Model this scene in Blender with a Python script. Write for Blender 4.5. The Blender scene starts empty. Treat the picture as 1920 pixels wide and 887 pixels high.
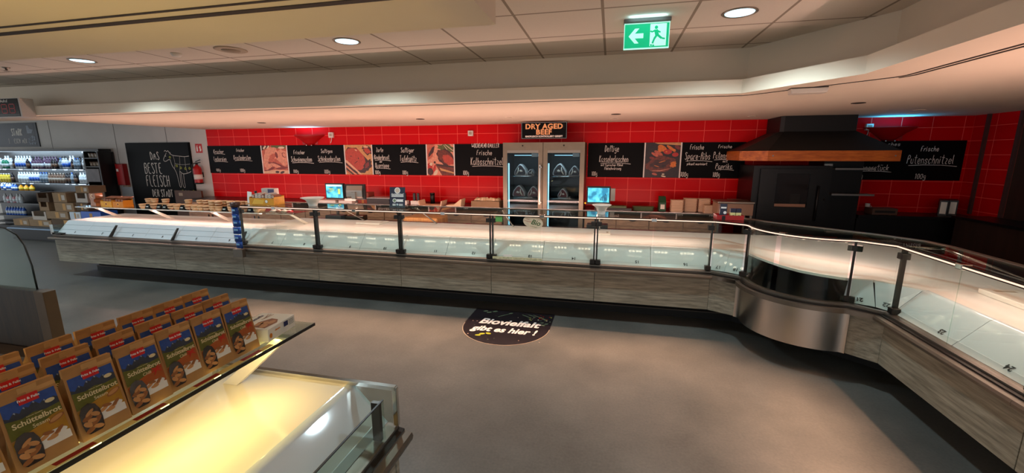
import bpy, math, random
from mathutils import Vector, Matrix
random.seed(7)
PI = math.pi
SC = bpy.context.scene
COL = SC.collection

# ------------------------------------------------------------------ camera
CAM_H = 1.75
def make_camera():
    f, pitch, yaw, roll = 784.0, math.radians(11.04), math.radians(13.13), math.radians(-0.073)
    fw = Vector((-math.sin(yaw)*math.cos(pitch), math.cos(yaw)*math.cos(pitch), -math.sin(pitch)))
    rt = Vector((math.cos(yaw), math.sin(yaw), 0)); up = rt.cross(fw)
    c, s = math.cos(roll), math.sin(roll)
    r2, u2 = rt*c + up*s, up*c - rt*s
    cam = bpy.data.objects.new('camera', bpy.data.cameras.new('camera'))
    COL.objects.link(cam)
    cam.matrix_world = Matrix(((r2.x, u2.x, -fw.x, 0), (r2.y, u2.y, -fw.y, 0), (r2.z, u2.z, -fw.z, CAM_H), (0, 0, 0, 1)))
    cam.data.sensor_fit = 'HORIZONTAL'; cam.data.sensor_width = 36
    cam.data.lens = f*36/1920
    cam.data.clip_start = .05
    SC.camera = cam
make_camera()

# ------------------------------------------------------------------ light and exposure
SC.view_settings.view_transform = 'Standard'; SC.view_settings.look = 'None'
SC.view_settings.exposure = 0.0; SC.view_settings.gamma = 1.0
SC.view_settings.use_curve_mapping = False
W = bpy.data.worlds.new('world'); SC.world = W; W.use_nodes = True
W.node_tree.nodes['Background'].inputs[0].default_value = (.62, .66, .70, 1)
W.node_tree.nodes['Background'].inputs[1].default_value = 1.75
MEAT = (1.0, .60, .50)          # colour of the lamps over the meat counter
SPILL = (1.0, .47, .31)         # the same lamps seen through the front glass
WARM = (1.0, .70, .22)          # lamps over the bread counter
COOL = (.72, .93, 1.0)          # downlights
P_MEAT, P_REAR, P_SHELF, P_WARM, P_DOWN, P_CHILL, P_UP = 1.1, 3.6, 4.0, 3.6, 21.0, 12.0, 3.0
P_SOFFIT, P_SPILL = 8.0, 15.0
def area(name, loc, sx, sy, power, color, rot=(0, 0, 0), shape='RECTANGLE', spread=PI):
    l = bpy.data.lights.new(name, 'AREA'); l.shape = shape; l.size = sx; l.size_y = sy
    l.energy = power; l.color = color; l.spread = spread
    o = bpy.data.objects.new(name, l); COL.objects.link(o); o.location = loc; o.rotation_euler = rot
    return o
def spot(name, loc, power, color, angle=2.2, blend=.7, r=.07):
    l = bpy.data.lights.new(name, 'SPOT'); l.energy = power; l.color = color
    l.spot_size = angle; l.spot_blend = blend; l.shadow_soft_size = r
    o = bpy.data.objects.new(name, l); COL.objects.link(o); o.location = loc
    return o
# tubes under the top glass of the meat counter and under the glass shelves
X_UNITS = [-7.83, -6.745, -5.66, -4.55, -3.445, -2.335, -1.24, -.118, .998]
for k in range(8):
    x0, x1 = X_UNITS[k], X_UNITS[k+1]
    if k < 3: area('shelf_lamp', ((x0+x1)/2, 4.25+.46, .972), x1-x0-.06, .03, P_SHELF, MEAT)
    else:
        area('counter_lamp', ((x0+x1)/2, 4.25+.09, 1.103), x1-x0-.06, .03, P_MEAT, MEAT, (-.1, 0, 0)).visible_glossy = False
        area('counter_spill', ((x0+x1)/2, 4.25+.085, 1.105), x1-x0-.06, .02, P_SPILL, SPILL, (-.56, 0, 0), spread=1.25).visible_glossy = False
        area('counter_lamp', ((x0+x1)/2, 4.25+.50, 1.112), x1-x0-.06, .04, P_REAR, MEAT)
    # added fill without a fixture, aimed up to the soffit and back to the tiles
    area('up_fill', ((x0+x1)/2, 4.25+.60, 1.14), x1-x0-.06, .04, P_SOFFIT*.68, MEAT, (PI+.12, 0, 0))
    area('up_fill', ((x0+x1)/2, 4.25+1.18, .90), x1-x0-.06, .04, P_SOFFIT*.85, MEAT, (PI-.95, 0, 0))
area('corner_lamp', (1.62, 3.92, 1.10), .8, .04, P_MEAT*.8, MEAT, (0, 0, math.radians(-45)))
area('corner_lamp', (1.90, 4.15, 1.112), .9, .04, P_REAR, MEAT, (0, 0, math.radians(-45)))
for y0, y1 in ((3.40, 2.30), (2.30, 1.2), (1.2, .1)):
    area('counter_lamp', (1.94+.09, (y0+y1)/2, 1.103), .03, 1.02, P_MEAT, MEAT, (0, .1, 0)).visible_glossy = False
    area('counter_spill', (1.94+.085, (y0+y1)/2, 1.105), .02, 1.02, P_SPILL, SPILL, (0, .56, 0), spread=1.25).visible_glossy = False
    area('counter_lamp', (1.94+.36, (y0+y1)/2, 1.112), .04, 1.02, P_REAR, MEAT)
    area('up_fill', (1.94+.40, (y0+y1)/2, 1.14), .04, 1.02, P_SOFFIT*1.3, MEAT, (PI, .0, 0))  # added fill for the soffit over the right cases, no fixture
# bread counter in front
area('bread_lamp', (-1.27, .78, 1.03), .03, 1.1, P_WARM, WARM)
area('bread_lamp', (-1.27, -.35, 1.03), .03, 1.0, P_WARM, WARM)
area('bread_up_fill', (-1.80, .45, .93), .03, 1.9, 11.0, WARM, (PI, 0, 0))  # added fill behind the bags to brighten the bread soffit, no fixture there
# ceiling downlights (their glowing discs are built with the lamps below)
DOWN = [(-5.364, 3.46), (-2.257, 3.43), (.821, 3.40), (-8.46, 3.46), (-5.364, .2), (-2.257, -2.4), (.821, -1.2), (-8.46, .2), (-11.5, 3.5), (-11.5, .2)]
for x, y in DOWN: spot('downlight_light', (x, y, 2.66), P_DOWN*4, COOL, 2.5, .6)
# chiller lamps and the two wall uplights
for z, p in ((1.825, 1.0), (1.43, .6), (1.11, .35)):
    area('chiller_lamp', (-12.7, 6.87, z), 3.0, .03, P_CHILL*p, (.62, .82, 1.0), (math.radians(48), 0, 0))
area('uplight_lamp', (-5.69, 7.06, 2.14), .5, .06, P_UP, (.25, .62, 1.0), (PI, 0, 0))
area('uplight_lamp', (3.845, 7.06, 2.13), .4, .06, P_UP, (.05, .50, 1.0), (PI, 0, 0))

# ------------------------------------------------------------------ materials
def S(r, g, b):
    f = lambda c: (c/255/12.92) if c/255 <= .04045 else ((c/255+.055)/1.055)**2.4
    return (f(r), f(g), f(b), 1)
MATS = {}
def new_mat(name):
    m = bpy.data.materials.new(name); m.use_nodes = True
    return m, m.node_tree.nodes, m.node_tree.links, m.node_tree.nodes['Principled BSDF']
def mat(name, rgb, rough=.5, metal=0, emit=0, spec=.5, noise=0, nscale=20, coat=0, stretch=(1, 1, 1)):
    if name in MATS: return MATS[name]
    m, N, L, b = new_mat(name)
    c = S(*rgb)
    b.inputs['Base Color'].default_value = c; b.inputs['Roughness'].default_value = rough
    b.inputs['Metallic'].default_value = metal; b.inputs['Specular IOR Level'].default_value = spec
    b.inputs['Coat Weight'].default_value = coat
    if emit:
        b.inputs['Emission Color'].default_value = c; b.inputs['Emission Strength'].default_value = emit
        m.cycles.emission_sampling = 'NONE'
    if noise:
        tc = N.new('ShaderNodeTexCoord'); mp = N.new('ShaderNodeMapping'); nz = N.new('ShaderNodeTexNoise')
        mp.inputs['Scale'].default_value = stretch
        nz.inputs['Scale'].default_value = nscale; nz.inputs['Detail'].default_value = 4
        rp = N.new('ShaderNodeValToRGB')
        lo = tuple(max(0, v*(1-noise)) for v in c[:3]) + (1,); hi = tuple(min(1, v*(1+noise)) for v in c[:3]) + (1,)
        rp.color_ramp.elements[0].position = .3; rp.color_ramp.elements[1].position = .7
        rp.color_ramp.elements[0].color = lo; rp.color_ramp.elements[1].color = hi
        L.new(tc.outputs['Object'], mp.inputs['Vector']); L.new(mp.outputs[0], nz.inputs['Vector'])
        L.new(nz.outputs['Fac'], rp.inputs[0]); L.new(rp.outputs[0], b.inputs['Base Color'])
    MATS[name] = m
    return m
def glass_mat(name, tint, ior=1.45):
    m, N, L, b = new_mat(name); N.remove(b)
    t = N.new('ShaderNodeBsdfTransparent'); t.inputs[0].default_value = S(*tint)
    g = N.new('ShaderNodeBsdfGlossy'); g.inputs['Roughness'].default_value = .0
    lw = N.new('ShaderNodeLayerWeight'); lw.inputs[0].default_value = .5
    p5 = N.new('ShaderNodeMath'); p5.operation = 'POWER'; L.new(lw.outputs['Facing'], p5.inputs[0]); p5.inputs[1].default_value = 4.0
    fr = N.new('ShaderNodeMath'); fr.operation = 'MULTIPLY_ADD'; L.new(p5.outputs[0], fr.inputs[0])
    fr.inputs[1].default_value = .9; fr.inputs[2].default_value = ((ior-1)/(ior+1))**2
    mx = N.new('ShaderNodeMixShader')
    L.new(fr.outputs[0], mx.inputs[0]); L.new(t.outputs[0], mx.inputs[1]); L.new(g.outputs[0], mx.inputs[2])
    L.new(mx.outputs[0], N['Material Output'].inputs['Surface'])
    MATS[name] = m
    return m
def ramp(N, stops):
    r = N.new('ShaderNodeValToRGB'); e = r.color_ramp.elements
    while len(e) < len(stops): e.new(.5)
    for k, (p, c) in enumerate(stops): e[k].position = p; e[k].color = S(*c)
    return r
def wood_mat(name, dark, mid, light, scale, rough=.45):
    m, N, L, b = new_mat(name)
    tc = N.new('ShaderNodeTexCoord'); mp = N.new('ShaderNodeMapping'); mp.inputs['Scale'].default_value = scale
    n1 = N.new('ShaderNodeTexNoise'); n1.inputs['Scale'].default_value = 3; n1.inputs['Detail'].default_value = 8; n1.inputs['Roughness'].default_value = .65
    r = ramp(N, [(.3, dark), (.5, mid), (.72, light)])
    L.new(tc.outputs['Object'], mp.inputs[0]); L.new(mp.outputs[0], n1.inputs['Vector'])
    L.new(n1.outputs['Fac'], r.inputs[0]); L.new(r.outputs[0], b.inputs['Base Color'])
    b.inputs['Roughness'].default_value = rough
    MATS[name] = m
    return m
def math_node(N, L, op, a, bb=None):
    n = N.new('ShaderNodeMath'); n.operation = op
    for k, v in enumerate((a, bb)):
        if v is None: continue
        if isinstance(v, (int, float)): n.inputs[k].default_value = v
        else: L.new(v, n.inputs[k])
    return n.outputs[0]
def grid_mat(name, u_axis, v_axis, su, ou, sv, ov, w, tile, grout, rough, var=.06, bump=.3, speck=0):
    """tiles su x sv with joints of width w; axes are object axes"""
    m, N, L, b = new_mat(name)
    tc = N.new('ShaderNodeTexCoord'); sp = N.new('ShaderNodeSeparateXYZ'); L.new(tc.outputs['Object'], sp.inputs[0])
    def line(ax, s, o):
        a = math_node(N, L, 'SUBTRACT', sp.outputs[ax], o - 100*s)
        mo = math_node(N, L, 'MODULO', a, s)
        d = math_node(N, L, 'SUBTRACT', mo, s/2); d = math_node(N, L, 'ABSOLUTE', d)
        return math_node(N, L, 'GREATER_THAN', d, s/2 - w/2), math_node(N, L, 'FLOOR', math_node(N, L, 'DIVIDE', a, s))
    lu, iu = line(u_axis, su, ou); lv, iv = line(v_axis, sv, ov)
    j = math_node(N, L, 'MAXIMUM', lu, lv)
    cx = N.new('ShaderNodeCombineXYZ'); L.new(iu, cx.inputs[0]); L.new(iv, cx.inputs[1])
    wn = N.new('ShaderNodeTexWhiteNoise'); L.new(cx.outputs[0], wn.inputs['Vector'])
    hs = N.new('ShaderNodeHueSaturation'); hs.inputs['Color'].default_value = S(*tile)
    L.new(math_node(N, L, 'ADD', math_node(N, L, 'MULTIPLY', wn.outputs['Value'], var), 1-var/2), hs.inputs['Value'])
    src = hs.outputs[0]
    if speck:
        nz = N.new('ShaderNodeTexNoise'); nz.inputs['Scale'].default_value = 90; L.new(tc.outputs['Object'], nz.inputs['Vector'])
        h2 = N.new('ShaderNodeHueSaturation'); L.new(src, h2.inputs['Color'])
        L.new(math_node(N, L, 'ADD', math_node(N, L, 'MULTIPLY', nz.outputs['Fac'], speck), 1-speck/2), h2.inputs['Value'])
        src = h2.outputs[0]
    mx = N.new('ShaderNodeMix'); mx.data_type = 'RGBA'
    L.new(j, mx.inputs[0]); L.new(src, mx.inputs[6]); mx.inputs[7].default_value = S(*grout)
    L.new(mx.outputs[2], b.inputs['Base Color'])
    b.inputs['Roughness'].default_value = rough; b.inputs['Specular IOR Level'].default_value = .12
    if bump:
        bp = N.new('ShaderNodeBump'); bp.inputs['Strength'].default_value = bump; bp.inputs['Distance'].default_value = .002
        L.new(math_node(N, L, 'SUBTRACT', 1.0, j), bp.inputs['Height']); L.new(bp.outputs[0], b.inputs['Normal'])
    MATS[name] = m
    return m
def floor_mat():
    m, N, L, b = new_mat('polished_screed')
    tc = N.new('ShaderNodeTexCoord')
    n1 = N.new('ShaderNodeTexNoise'); n1.inputs['Scale'].default_value = 1.3; n1.inputs['Detail'].default_value = 9; n1.inputs['Roughness'].default_value = .62
    n2 = N.new('ShaderNodeTexNoise'); n2.inputs['Scale'].default_value = 60; n2.inputs['Detail'].default_value = 3
    L.new(tc.outputs['Object'], n1.inputs['Vector']); L.new(tc.outputs['Object'], n2.inputs['Vector'])
    r = ramp(N, [(.3, (80, 81, 78)), (.55, (106, 105, 100)), (.75, (126, 123, 116))])
    mx = math_node(N, L, 'ADD', math_node(N, L, 'MULTIPLY', n1.outputs['Fac'], .75), math_node(N, L, 'MULTIPLY', n2.outputs['Fac'], .25))
    L.new(mx, r.inputs[0]); L.new(r.outputs[0], b.inputs['Base Color'])
    b.inputs['Specular IOR Level'].default_value = .35
    rr = math_node(N, L, 'ADD', math_node(N, L, 'MULTIPLY', n1.outputs['Fac'], .22), .24)
    L.new(rr, b.inputs['Roughness'])
    MATS['floor'] = m
    return m
floor_mat()
grid_mat('red_tile', 0, 2, .3695, -.084, .187, .996, .008, (206, 5, 12), (244, 92, 82), .3, .10)
grid_mat('red_tile_side', 1, 2, .3695, 7.2, .187, .996, .008, (206, 5, 12), (244, 92, 82), .3, .10)
grid_mat('ceiling_tile', 0, 1, .6135, -.711, .6135, 3.10, .020, (214, 205, 192), (150, 138, 124), .9, .03, .2, .10)
wood_mat('case_wood', (100, 94, 80), (140, 132, 115), (172, 162, 142), (1.2, 6, 16), .5)
wood_mat('cabinet_wood', (116, 90, 70), (150, 118, 92), (172, 138, 108), (2, 4, 9), .5)
wood_mat('hood_wood', (150, 72, 18), (190, 98, 30), (214, 124, 46), (1.5, 6, 10), .4)
wood_mat('end_wood', (38, 26, 13), (56, 40, 22), (70, 51, 29), (9, 4, 1.0), .5)
wood_mat('block_wood', (150, 92, 40), (184, 122, 60), (202, 144, 78), (20, 6, 1.2), .5)
glass_mat('clear_glass', (238, 246, 242))
glass_mat('top_glass', (232, 240, 236), 1.5)
glass_mat('door_glass', (215, 225, 228), 1.22)
mat('white_wall', (205, 203, 198), .85, noise=.03, nscale=3)
mat('soffit_white', (222, 207, 186), .8, noise=.02, nscale=2)
mat('slot_dark', (40, 28, 20), .6)
mat('black', (16, 15, 15), .45)
mat('black_gloss', (12, 12, 13), .18, spec=.4)
mat('black_matt', (9, 9, 10), .8)
mat('kick', (14, 12, 11), .6)
mat('kick_edge', (84, 72, 62), .5)
mat('steel', (186, 180, 172), .28, 1)
mat('brushed', (150, 140, 128), .36, 1)
mat('chrome', (214, 212, 206), .12, 1)
mat('dark_metal', (62, 58, 55), .35, 1)
mat('rail', (120, 112, 102), .36, .85)
mat('white_gloss', (212, 224, 230), .07, spec=1.0)
mat('deck_white', (238, 232, 226), .35)
mat('deck_gloss', (238, 232, 222), .10, spec=.8)
mat('led_warm', (255, 226, 150), .5, emit=10)
mat('strip_grey', (176, 190, 196), .3)
mat('white_plastic', (226, 222, 214), .4)
mat('white_paint', (232, 226, 214), .5)
mat('led', (255, 226, 200), .5, emit=10)
mat('edge_glow', (255, 214, 190), .5, emit=1.0)  # emission stands in for light caught in the top glass edge
mat('cool_disc', (190, 238, 255), .5, emit=1.7)
mat('chalk', (226, 222, 214), .9)
mat('white_ink', (236, 232, 226), .7)
mat('board', (4, 4, 5), .5, spec=.12)
mat('kraft', (176, 128, 74), .75, noise=.14, nscale=14)
mat('kraft_light', (198, 150, 92), .75, noise=.10, nscale=14)
mat('cardboard', (150, 122, 92), .85, noise=.10, nscale=6)
mat('cardboard_dark', (96, 76, 58), .85, noise=.10, nscale=6)
mat('granite', (46, 26, 24), .2, noise=.3, nscale=60)
mat('red_paint', (176, 18, 20), .35)
mat('sign_red', (196, 20, 26), .5)

# ------------------------------------------------------------------ mesh helpers
class MB:
    def __init__(s): s.v = []; s.f = []; s.m = []; s.s = []
    def add(s, vs, fs, m=0, smooth=False):
        o = len(s.v); s.v += [tuple(p) for p in vs]
        for f in fs: s.f.append([o+i for i in f]); s.m.append(m); s.s.append(smooth)
        return s
    def box(s, x0, x1, y0, y1, z0, z1, m=0):
        return s.add([(x0,y0,z0),(x1,y0,z0),(x1,y1,z0),(x0,y1,z0),(x0,y0,z1),(x1,y0,z1),(x1,y1,z1),(x0,y1,z1)],
                     [(0,3,2,1),(4,5,6,7),(0,1,5,4),(1,2,6,5),(2,3,7,6),(3,0,4,7)], m)
    def ext(s, poly, a, b, axis='x', m=0, smooth=False):
        """extrude a 2D polygon; axis x: poly=(y,z), y: (x,z), z: (x,y)"""
        n = len(poly)
        mk = {'x': lambda p, t: (t, p[0], p[1]), 'y': lambda p, t: (p[0], t, p[1]), 'z': lambda p, t: (p[0], p[1], t)}[axis]
        vs = [mk(p, a) for p in poly] + [mk(p, b) for p in poly]
        s.add(vs, [(i, (i+1) % n, n+(i+1) % n, n+i) for i in range(n)], m, smooth)
        o = len(s.v)-2*n
        s.f += [[o+i for i in range(n)][::-1], [o+n+i for i in range(n)]]; s.m += [m, m]; s.s += [False, False]
        return s
    def tube(s, pts, r, n=10, m=0, cap=True):
        P = [Vector(p) for p in pts]; rings = []
        for i, p in enumerate(P):
            d = (P[min(i+1, len(P)-1)] - P[max(i-1, 0)]).normalized()
            a = d.orthogonal().normalized() if i == 0 else (pa - d*pa.dot(d)).normalized()
            pa = a; b = d.cross(a)
            rr = r[i] if isinstance(r, (list, tuple)) else r
            rings.append([p + a*math.cos(2*PI*k/n)*rr + b*math.sin(2*PI*k/n)*rr for k in range(n)])
        vs = [q for R in rings for q in R]; fs = []
        for i in range(len(P)-1):
            for k in range(n): fs.append((i*n+k, i*n+(k+1) % n, (i+1)*n+(k+1) % n, (i+1)*n+k))
        s.add(vs, fs, m, True)
        if cap:
            o = len(s.v)-len(vs)
            s.f += [[o+k for k in range(n)][::-1], [o+len(vs)-n+k for k in range(n)]]; s.m += [m, m]; s.s += [False, False]
        return s
    def lathe(s, prof, c=(0, 0, 0), n=24, m=0, sx=1, sy=1):
        vs = []; fs = []
        for r, z in prof:
            for k in range(n):
                a = 2*PI*k/n; vs.append((c[0]+r*sx*math.cos(a), c[1]+r*sy*math.sin(a), c[2]+z))
        for i in range(len(prof)-1):
            for k in range(n): fs.append((i*n+k, i*n+(k+1) % n, (i+1)*n+(k+1) % n, (i+1)*n+k))
        s.add(vs, fs, m, True)
        o = len(s.v)-len(vs)
        s.f += [[o+k for k in range(n)][::-1], [o+len(vs)-n+k for k in range(n)]]; s.m += [m, m]; s.s += [False, False]
        return s
    def poly(s, pts, m=0): return s.add(pts, [tuple(range(len(pts)))], m)
    def blob(s, c, r, m=0, seed=0, amp=.15, nu=14, nv=10):
        rnd = random.Random(seed); ph = [rnd.uniform(0, 6.3) for _ in range(6)]
        vs = []; fs = []
        for i in range(nv+1):
            t = PI*i/nv
            for k in range(nu):
                a = 2*PI*k/nu
                q = 1+amp*(math.sin(2*a+ph[0])*math.sin(t)+.6*math.sin(3*a+ph[1]+2*t)+.5*math.sin(3*t+ph[2]))
                vs.append((c[0]+r[0]*q*math.sin(t)*math.cos(a), c[1]+r[1]*q*math.sin(t)*math.sin(a), c[2]+r[2]*q*math.cos(t)))
        for i in range(nv):
            for k in range(nu): fs.append((i*nu+k, (i+1)*nu+k, (i+1)*nu+(k+1) % nu, i*nu+(k+1) % nu))
        return s.add(vs, fs, m, True)
    def mesh(s, name, mats):
        me = bpy.data.meshes.new(name); me.from_pydata(s.v, [], s.f)
        for k in (mats if isinstance(mats, (list, tuple)) else [mats]): me.materials.append(MATS[k] if isinstance(k, str) else k)
        me.polygons.foreach_set('material_index', s.m); me.polygons.foreach_set('use_smooth', s.s)
        me.update()
        return me
    def build(s, name, mats, parent=None, loc=(0, 0, 0), rot=(0, 0, 0), bevel=0):
        o = bpy.data.objects.new(name, s.mesh(name, mats)); COL.objects.link(o)
        o.location = loc; o.rotation_euler = rot
        if parent: o.parent = parent
        if bevel:
            b = o.modifiers.new('bevel', 'BEVEL'); b.width = bevel; b.segments = 2; b.limit_method = 'ANGLE'
        return o
def thing(name, label, cat, loc=(0, 0, 0), rz=0, group=None):
    o = bpy.data.objects.new(name, None); COL.objects.link(o); o.empty_display_size = .1
    o.location = loc; o.rotation_euler = (0, 0, rz)
    return tag(o, label, cat, group)
def tag(o, label, cat, group=None):
    o['label'] = label; o['category'] = cat
    if group: o['group'] = group
    return o
def struct(o): o['kind'] = 'structure'; return o
KIDS = {}
def dup(root, loc, rz=None, label=None, group=None):
    def rec(o, parent):
        c = o.copy(); COL.objects.link(c)
        if parent: c.parent = parent
        for ch in o.children: rec(ch, c)
        return c
    r = rec(root, None); r.location = loc
    if rz is not None: r.rotation_euler = (0, 0, rz)
    if label: r['label'] = label
    if group: r['group'] = group
    return r
def text_mesh(body, size, bold=0, shear=0, ext=.0008, align='CENTER', space=1.0):
    cu = bpy.data.curves.new('lettering', 'FONT'); cu.body = body; cu.size = size; cu.offset = bold
    cu.shear = shear; cu.extrude = ext; cu.align_x = align; cu.align_y = 'CENTER'; cu.space_character = space; cu.resolution_u = 3
    ob = bpy.data.objects.new('lettering', cu); COL.objects.link(ob)
    me = bpy.data.meshes.new_from_object(ob)
    bpy.data.objects.remove(ob); bpy.data.curves.remove(cu)
    return me
def text(name, body, size, parent, loc, rot=(PI/2, 0, 0), m='white_ink', scale=(1, 1, 1), **kw):
    me = text_mesh(body, size, **kw); me.name = name; me.materials.clear(); me.materials.append(MATS[m])
    o = bpy.data.objects.new(name, me); COL.objects.link(o); o.parent = parent
    o.location = loc; o.rotation_euler = rot; o.scale = scale
    return o
# single-stroke hand lettering: pairs of digits x y, baseline at 2, x-height 6, capitals 9
GLYPH = {
'a':'46 26 15 13 22 32 43 46 43 52','b':'19 12 22 32 43 45 36 26 14','c':'45 36 26 15 13 22 32 43','d':'49 42 32 22 13 15 26 36 45',
'e':'14 44 45 36 26 15 13 22 32 43','f':'48 39 28 22;16 36','g':'46 26 15 14 23 33 44 46 41 30 20 11','h':'19 12;14 26 36 45 42','i':'16 12;17 18',
'k':'19 12;46 14 42','l':'19 13 22','m':'16 12;15 26 35 32;35 46 55 52','n':'16 12;15 26 36 45 42','o':'26 15 13 22 32 43 45 36 26',
'p':'16 10;15 26 36 45 44 33 23 14','r':'16 12;14 25 36 46','s':'45 36 26 15 24 34 43 32 22 13','t':'29 23 32 42;07 47','u':'16 13 22 32 43 46;46 42',
'w':'16 22 34 42 56','z':'16 46 12 42','ß':'11 17 28 38 47 36 26;36 45 43 32 22','-':'15 35','1':'17 29 22','0':'28 17 13 22 32 43 47 38 28',
'ü':'16 13 22 32 43 46;46 42;18 19;38 39','ö':'26 15 13 22 32 43 45 36 26;18 19;38 39','y':'16 24 33;46 33 20 10','j':'26 21 10;28 29','v':'16 32 46',
'D':'12 19 29 47 44 22 12','K':'19 12;49 15 42','F':'12 19 49;16 36','S':'48 39 29 18 27 35 44 43 32 22 13','Z':'19 49 12 42',
'R':'12 19 39 48 47 36 16;36 42','Q':'29 18 13 22 32 43 48 39 29;34 52','T':'09 49;29 22','P':'12 19 39 48 47 36 16','W':'09 12 36 52 69',
'O':'29 18 13 22 32 43 48 39 29','C':'48 39 29 18 13 22 32 43','H':'19 12;49 42;16 46','E':'49 19 12 42;16 36','N':'12 19 42 49','U':'19 13 22 32 43 49',
'L':'19 12 42','A':'12 39 52;25 45','B':'12 19 39 48 47 36 16;36 45 43 32 12','I':'22 29;19 39;12 32','Ü':'18 13 22 32 43 48;19 19;39 39'}
WID = {'i':3,'l':3,'f':4,'r':4.5,'t':4.5,'m':6.6,'w':6.6,'W':7,' ':3,'1':3.4,'a':5.4,'A':6,'I':4.4,'-':4,'j':3.6}
def chalk(mb, txt, cx, cz, h, w=None, y=-.0012, lw=.007, sx=.62, shear=.08, m=0, jit=.25, seed=3, under=False):
    """hand-drawn strokes in the xz plane, centred on cx, cz; h is the height of the capitals"""
    rnd = random.Random(seed+len(txt)); u = h/7.0; ux = u*sx
    tot = sum(WID.get(c, 5) for c in txt)
    if w: ux = w/tot
    x = -tot/2; th = .0012
    def rib(pts):
        n = len(pts); L = []; R = []
        for i in range(n):
            a = pts[max(i-1, 0)]; b = pts[min(i+1, n-1)]
            dx, dz = b[0]-a[0], b[1]-a[1]; d = math.hypot(dx, dz) or 1
            k = lw/2*(.8+.4*rnd.random())
            L.append((pts[i][0]-dz/d*k, pts[i][1]+dx/d*k)); R.append((pts[i][0]+dz/d*k, pts[i][1]-dx/d*k))
        vs = [(p[0], y, p[1]) for p in L]+[(p[0], y, p[1]) for p in R]
        mb.add(vs, [(i, n+i, n+i+1, i+1) for i in range(n-1)], m)
    for c in txt:
        for st in GLYPH.get(c, '').split(';'):
            if not st.strip(): continue
            pts = [(x+int(q[0])+rnd.uniform(-jit, jit)*.5, int(q[1])-5.5+rnd.uniform(-jit, jit)*.5) for q in st.split()]
            for _ in range(2):
                if len(pts) > 2:
                    q = [pts[0]]
                    for a, b in zip(pts, pts[1:]):
                        q += [(a[0]*.75+b[0]*.25, a[1]*.75+b[1]*.25), (a[0]*.25+b[0]*.75, a[1]*.25+b[1]*.75)]
                    pts = q+[pts[-1]]
            rib([(cx+(px+shear*pz*1.5)*ux, cz+pz*u) for px, pz in pts])
        x += WID.get(c, 5)
    if under:
        W_ = tot*ux/2
        rib([(cx-W_*.9, cz-h*.72), (cx-W_*.3, cz-h*.64), (cx+W_*.5, cz-h*.66), (cx+W_*1.15, cz-h*.80)])

# ------------------------------------------------------------------ the room
YW = 7.2
struct(MB().box(-16, 6, -5, 7.4, -.1, 0).build('floor', 'floor'))
struct(MB().box(-16, 6, -5, 7.4, 2.713, 2.8).build('ceiling', 'ceiling_tile'))
struct(MB().box(-8.15, 4.92, YW, YW+.15, 0, 2.713).build('wall_back', 'red_tile'))
struct(MB().box(-16, -8.151, YW, YW+.15, 0, 2.713).build('wall_left', 'white_wall'))
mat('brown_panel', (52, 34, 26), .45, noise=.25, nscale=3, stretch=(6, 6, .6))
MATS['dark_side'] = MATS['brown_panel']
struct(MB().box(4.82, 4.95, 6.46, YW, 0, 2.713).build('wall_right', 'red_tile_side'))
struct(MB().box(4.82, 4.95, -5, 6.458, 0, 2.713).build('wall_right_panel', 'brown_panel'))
mat('grey_strip', (74, 46, 42), .5)
struct(MB().box(4.79, 4.82, 6.93, 6.97, .95, 2.27).build('trim_1', 'grey_strip'))
struct(MB().box(4.79, 4.82, 6.46, 6.50, .95, 2.27).build('trim_2', 'grey_strip'))
# panel joints of the white wall
jb = MB()
for x in (-12.55, -10.62, -9.2): jb.box(x-.006, x+.006, YW-.003, YW, 0, 2.713)
struct(jb.build('trim_3', mat('joint_grey', (120, 118, 114), .8)))
# dropped soffit over the meat counter: lower slab and set-back riser
low = [(-8.15, 4.13), (1.07, 4.13), (1.6, 3.35), (1.62, -4.9), (4.82, -4.9), (4.82, 7.2), (-8.15, 7.2)]
struct(MB().ext(low, 2.27, 2.385, 'z').build('soffit_counter', 'soffit_white'))
up_ = [(-16, 4.48), (1.2, 4.48), (1.88, 3.6), (1.9, -4.9), (4.82, -4.9), (4.82, 7.2), (-8.15, 7.2), (-8.15, 4.9), (-16, 4.9)]
struct(MB().ext(up_, 2.385, 2.713, 'z').build('soffit_riser', 'soffit_white'))
struct(MB().box(-16, -8.151, 4.30, 4.72, 2.27, 2.384).build('soffit_beam', 'soffit_white'))
# dropped soffit over the bread counter
near = [(-6, -4.9), (-.48, -4.9), (-.48, 1.77), (-6, 1.77)]
struct(MB().ext(near, 2.27, 2.40, 'z').build('soffit_bread', 'soffit_white'))
nr = [(-6, -4.9), (-.9, -4.9), (-.9, 1.4), (-6, 1.4)]
struct(MB().ext(nr, 2.40, 2.713, 'z').build('soffit_bread_riser', 'soffit_white'))
# shutter slots in the soffits
def slot(path, w, n):
    b = MB()
    for (x0, y0), (x1, y1) in zip(path, path[1:]):
        d = Vector((x1-x0, y1-y0)); d.normalize(); px, py = -d.y*w/2, d.x*w/2
        b.ext([(x0-px, y0-py), (x1-px, y1-py), (x1+px, y1+py), (x0+px, y0+py)], 2.2665, 2.272, 'z')
    struct(b.build('trim_%d' % n, 'slot_dark'))
slot([(-8.0, 4.28), (1.12, 4.28), (1.20, 4.22), (1.88, 3.52)], .018, 4)
slot([(1.86, 3.55), (1.90, 3.46), (1.90, -4)], .016, 5)
slot([(1.91, 3.56), (1.945, 3.47), (1.945, -4)], .016, 6)
slot([(-5.9, 1.40), (-.6, 1.40)], .030, 7)
slot([(-5.9, 1.33), (-.6, 1.33)], .012, 8)

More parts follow.
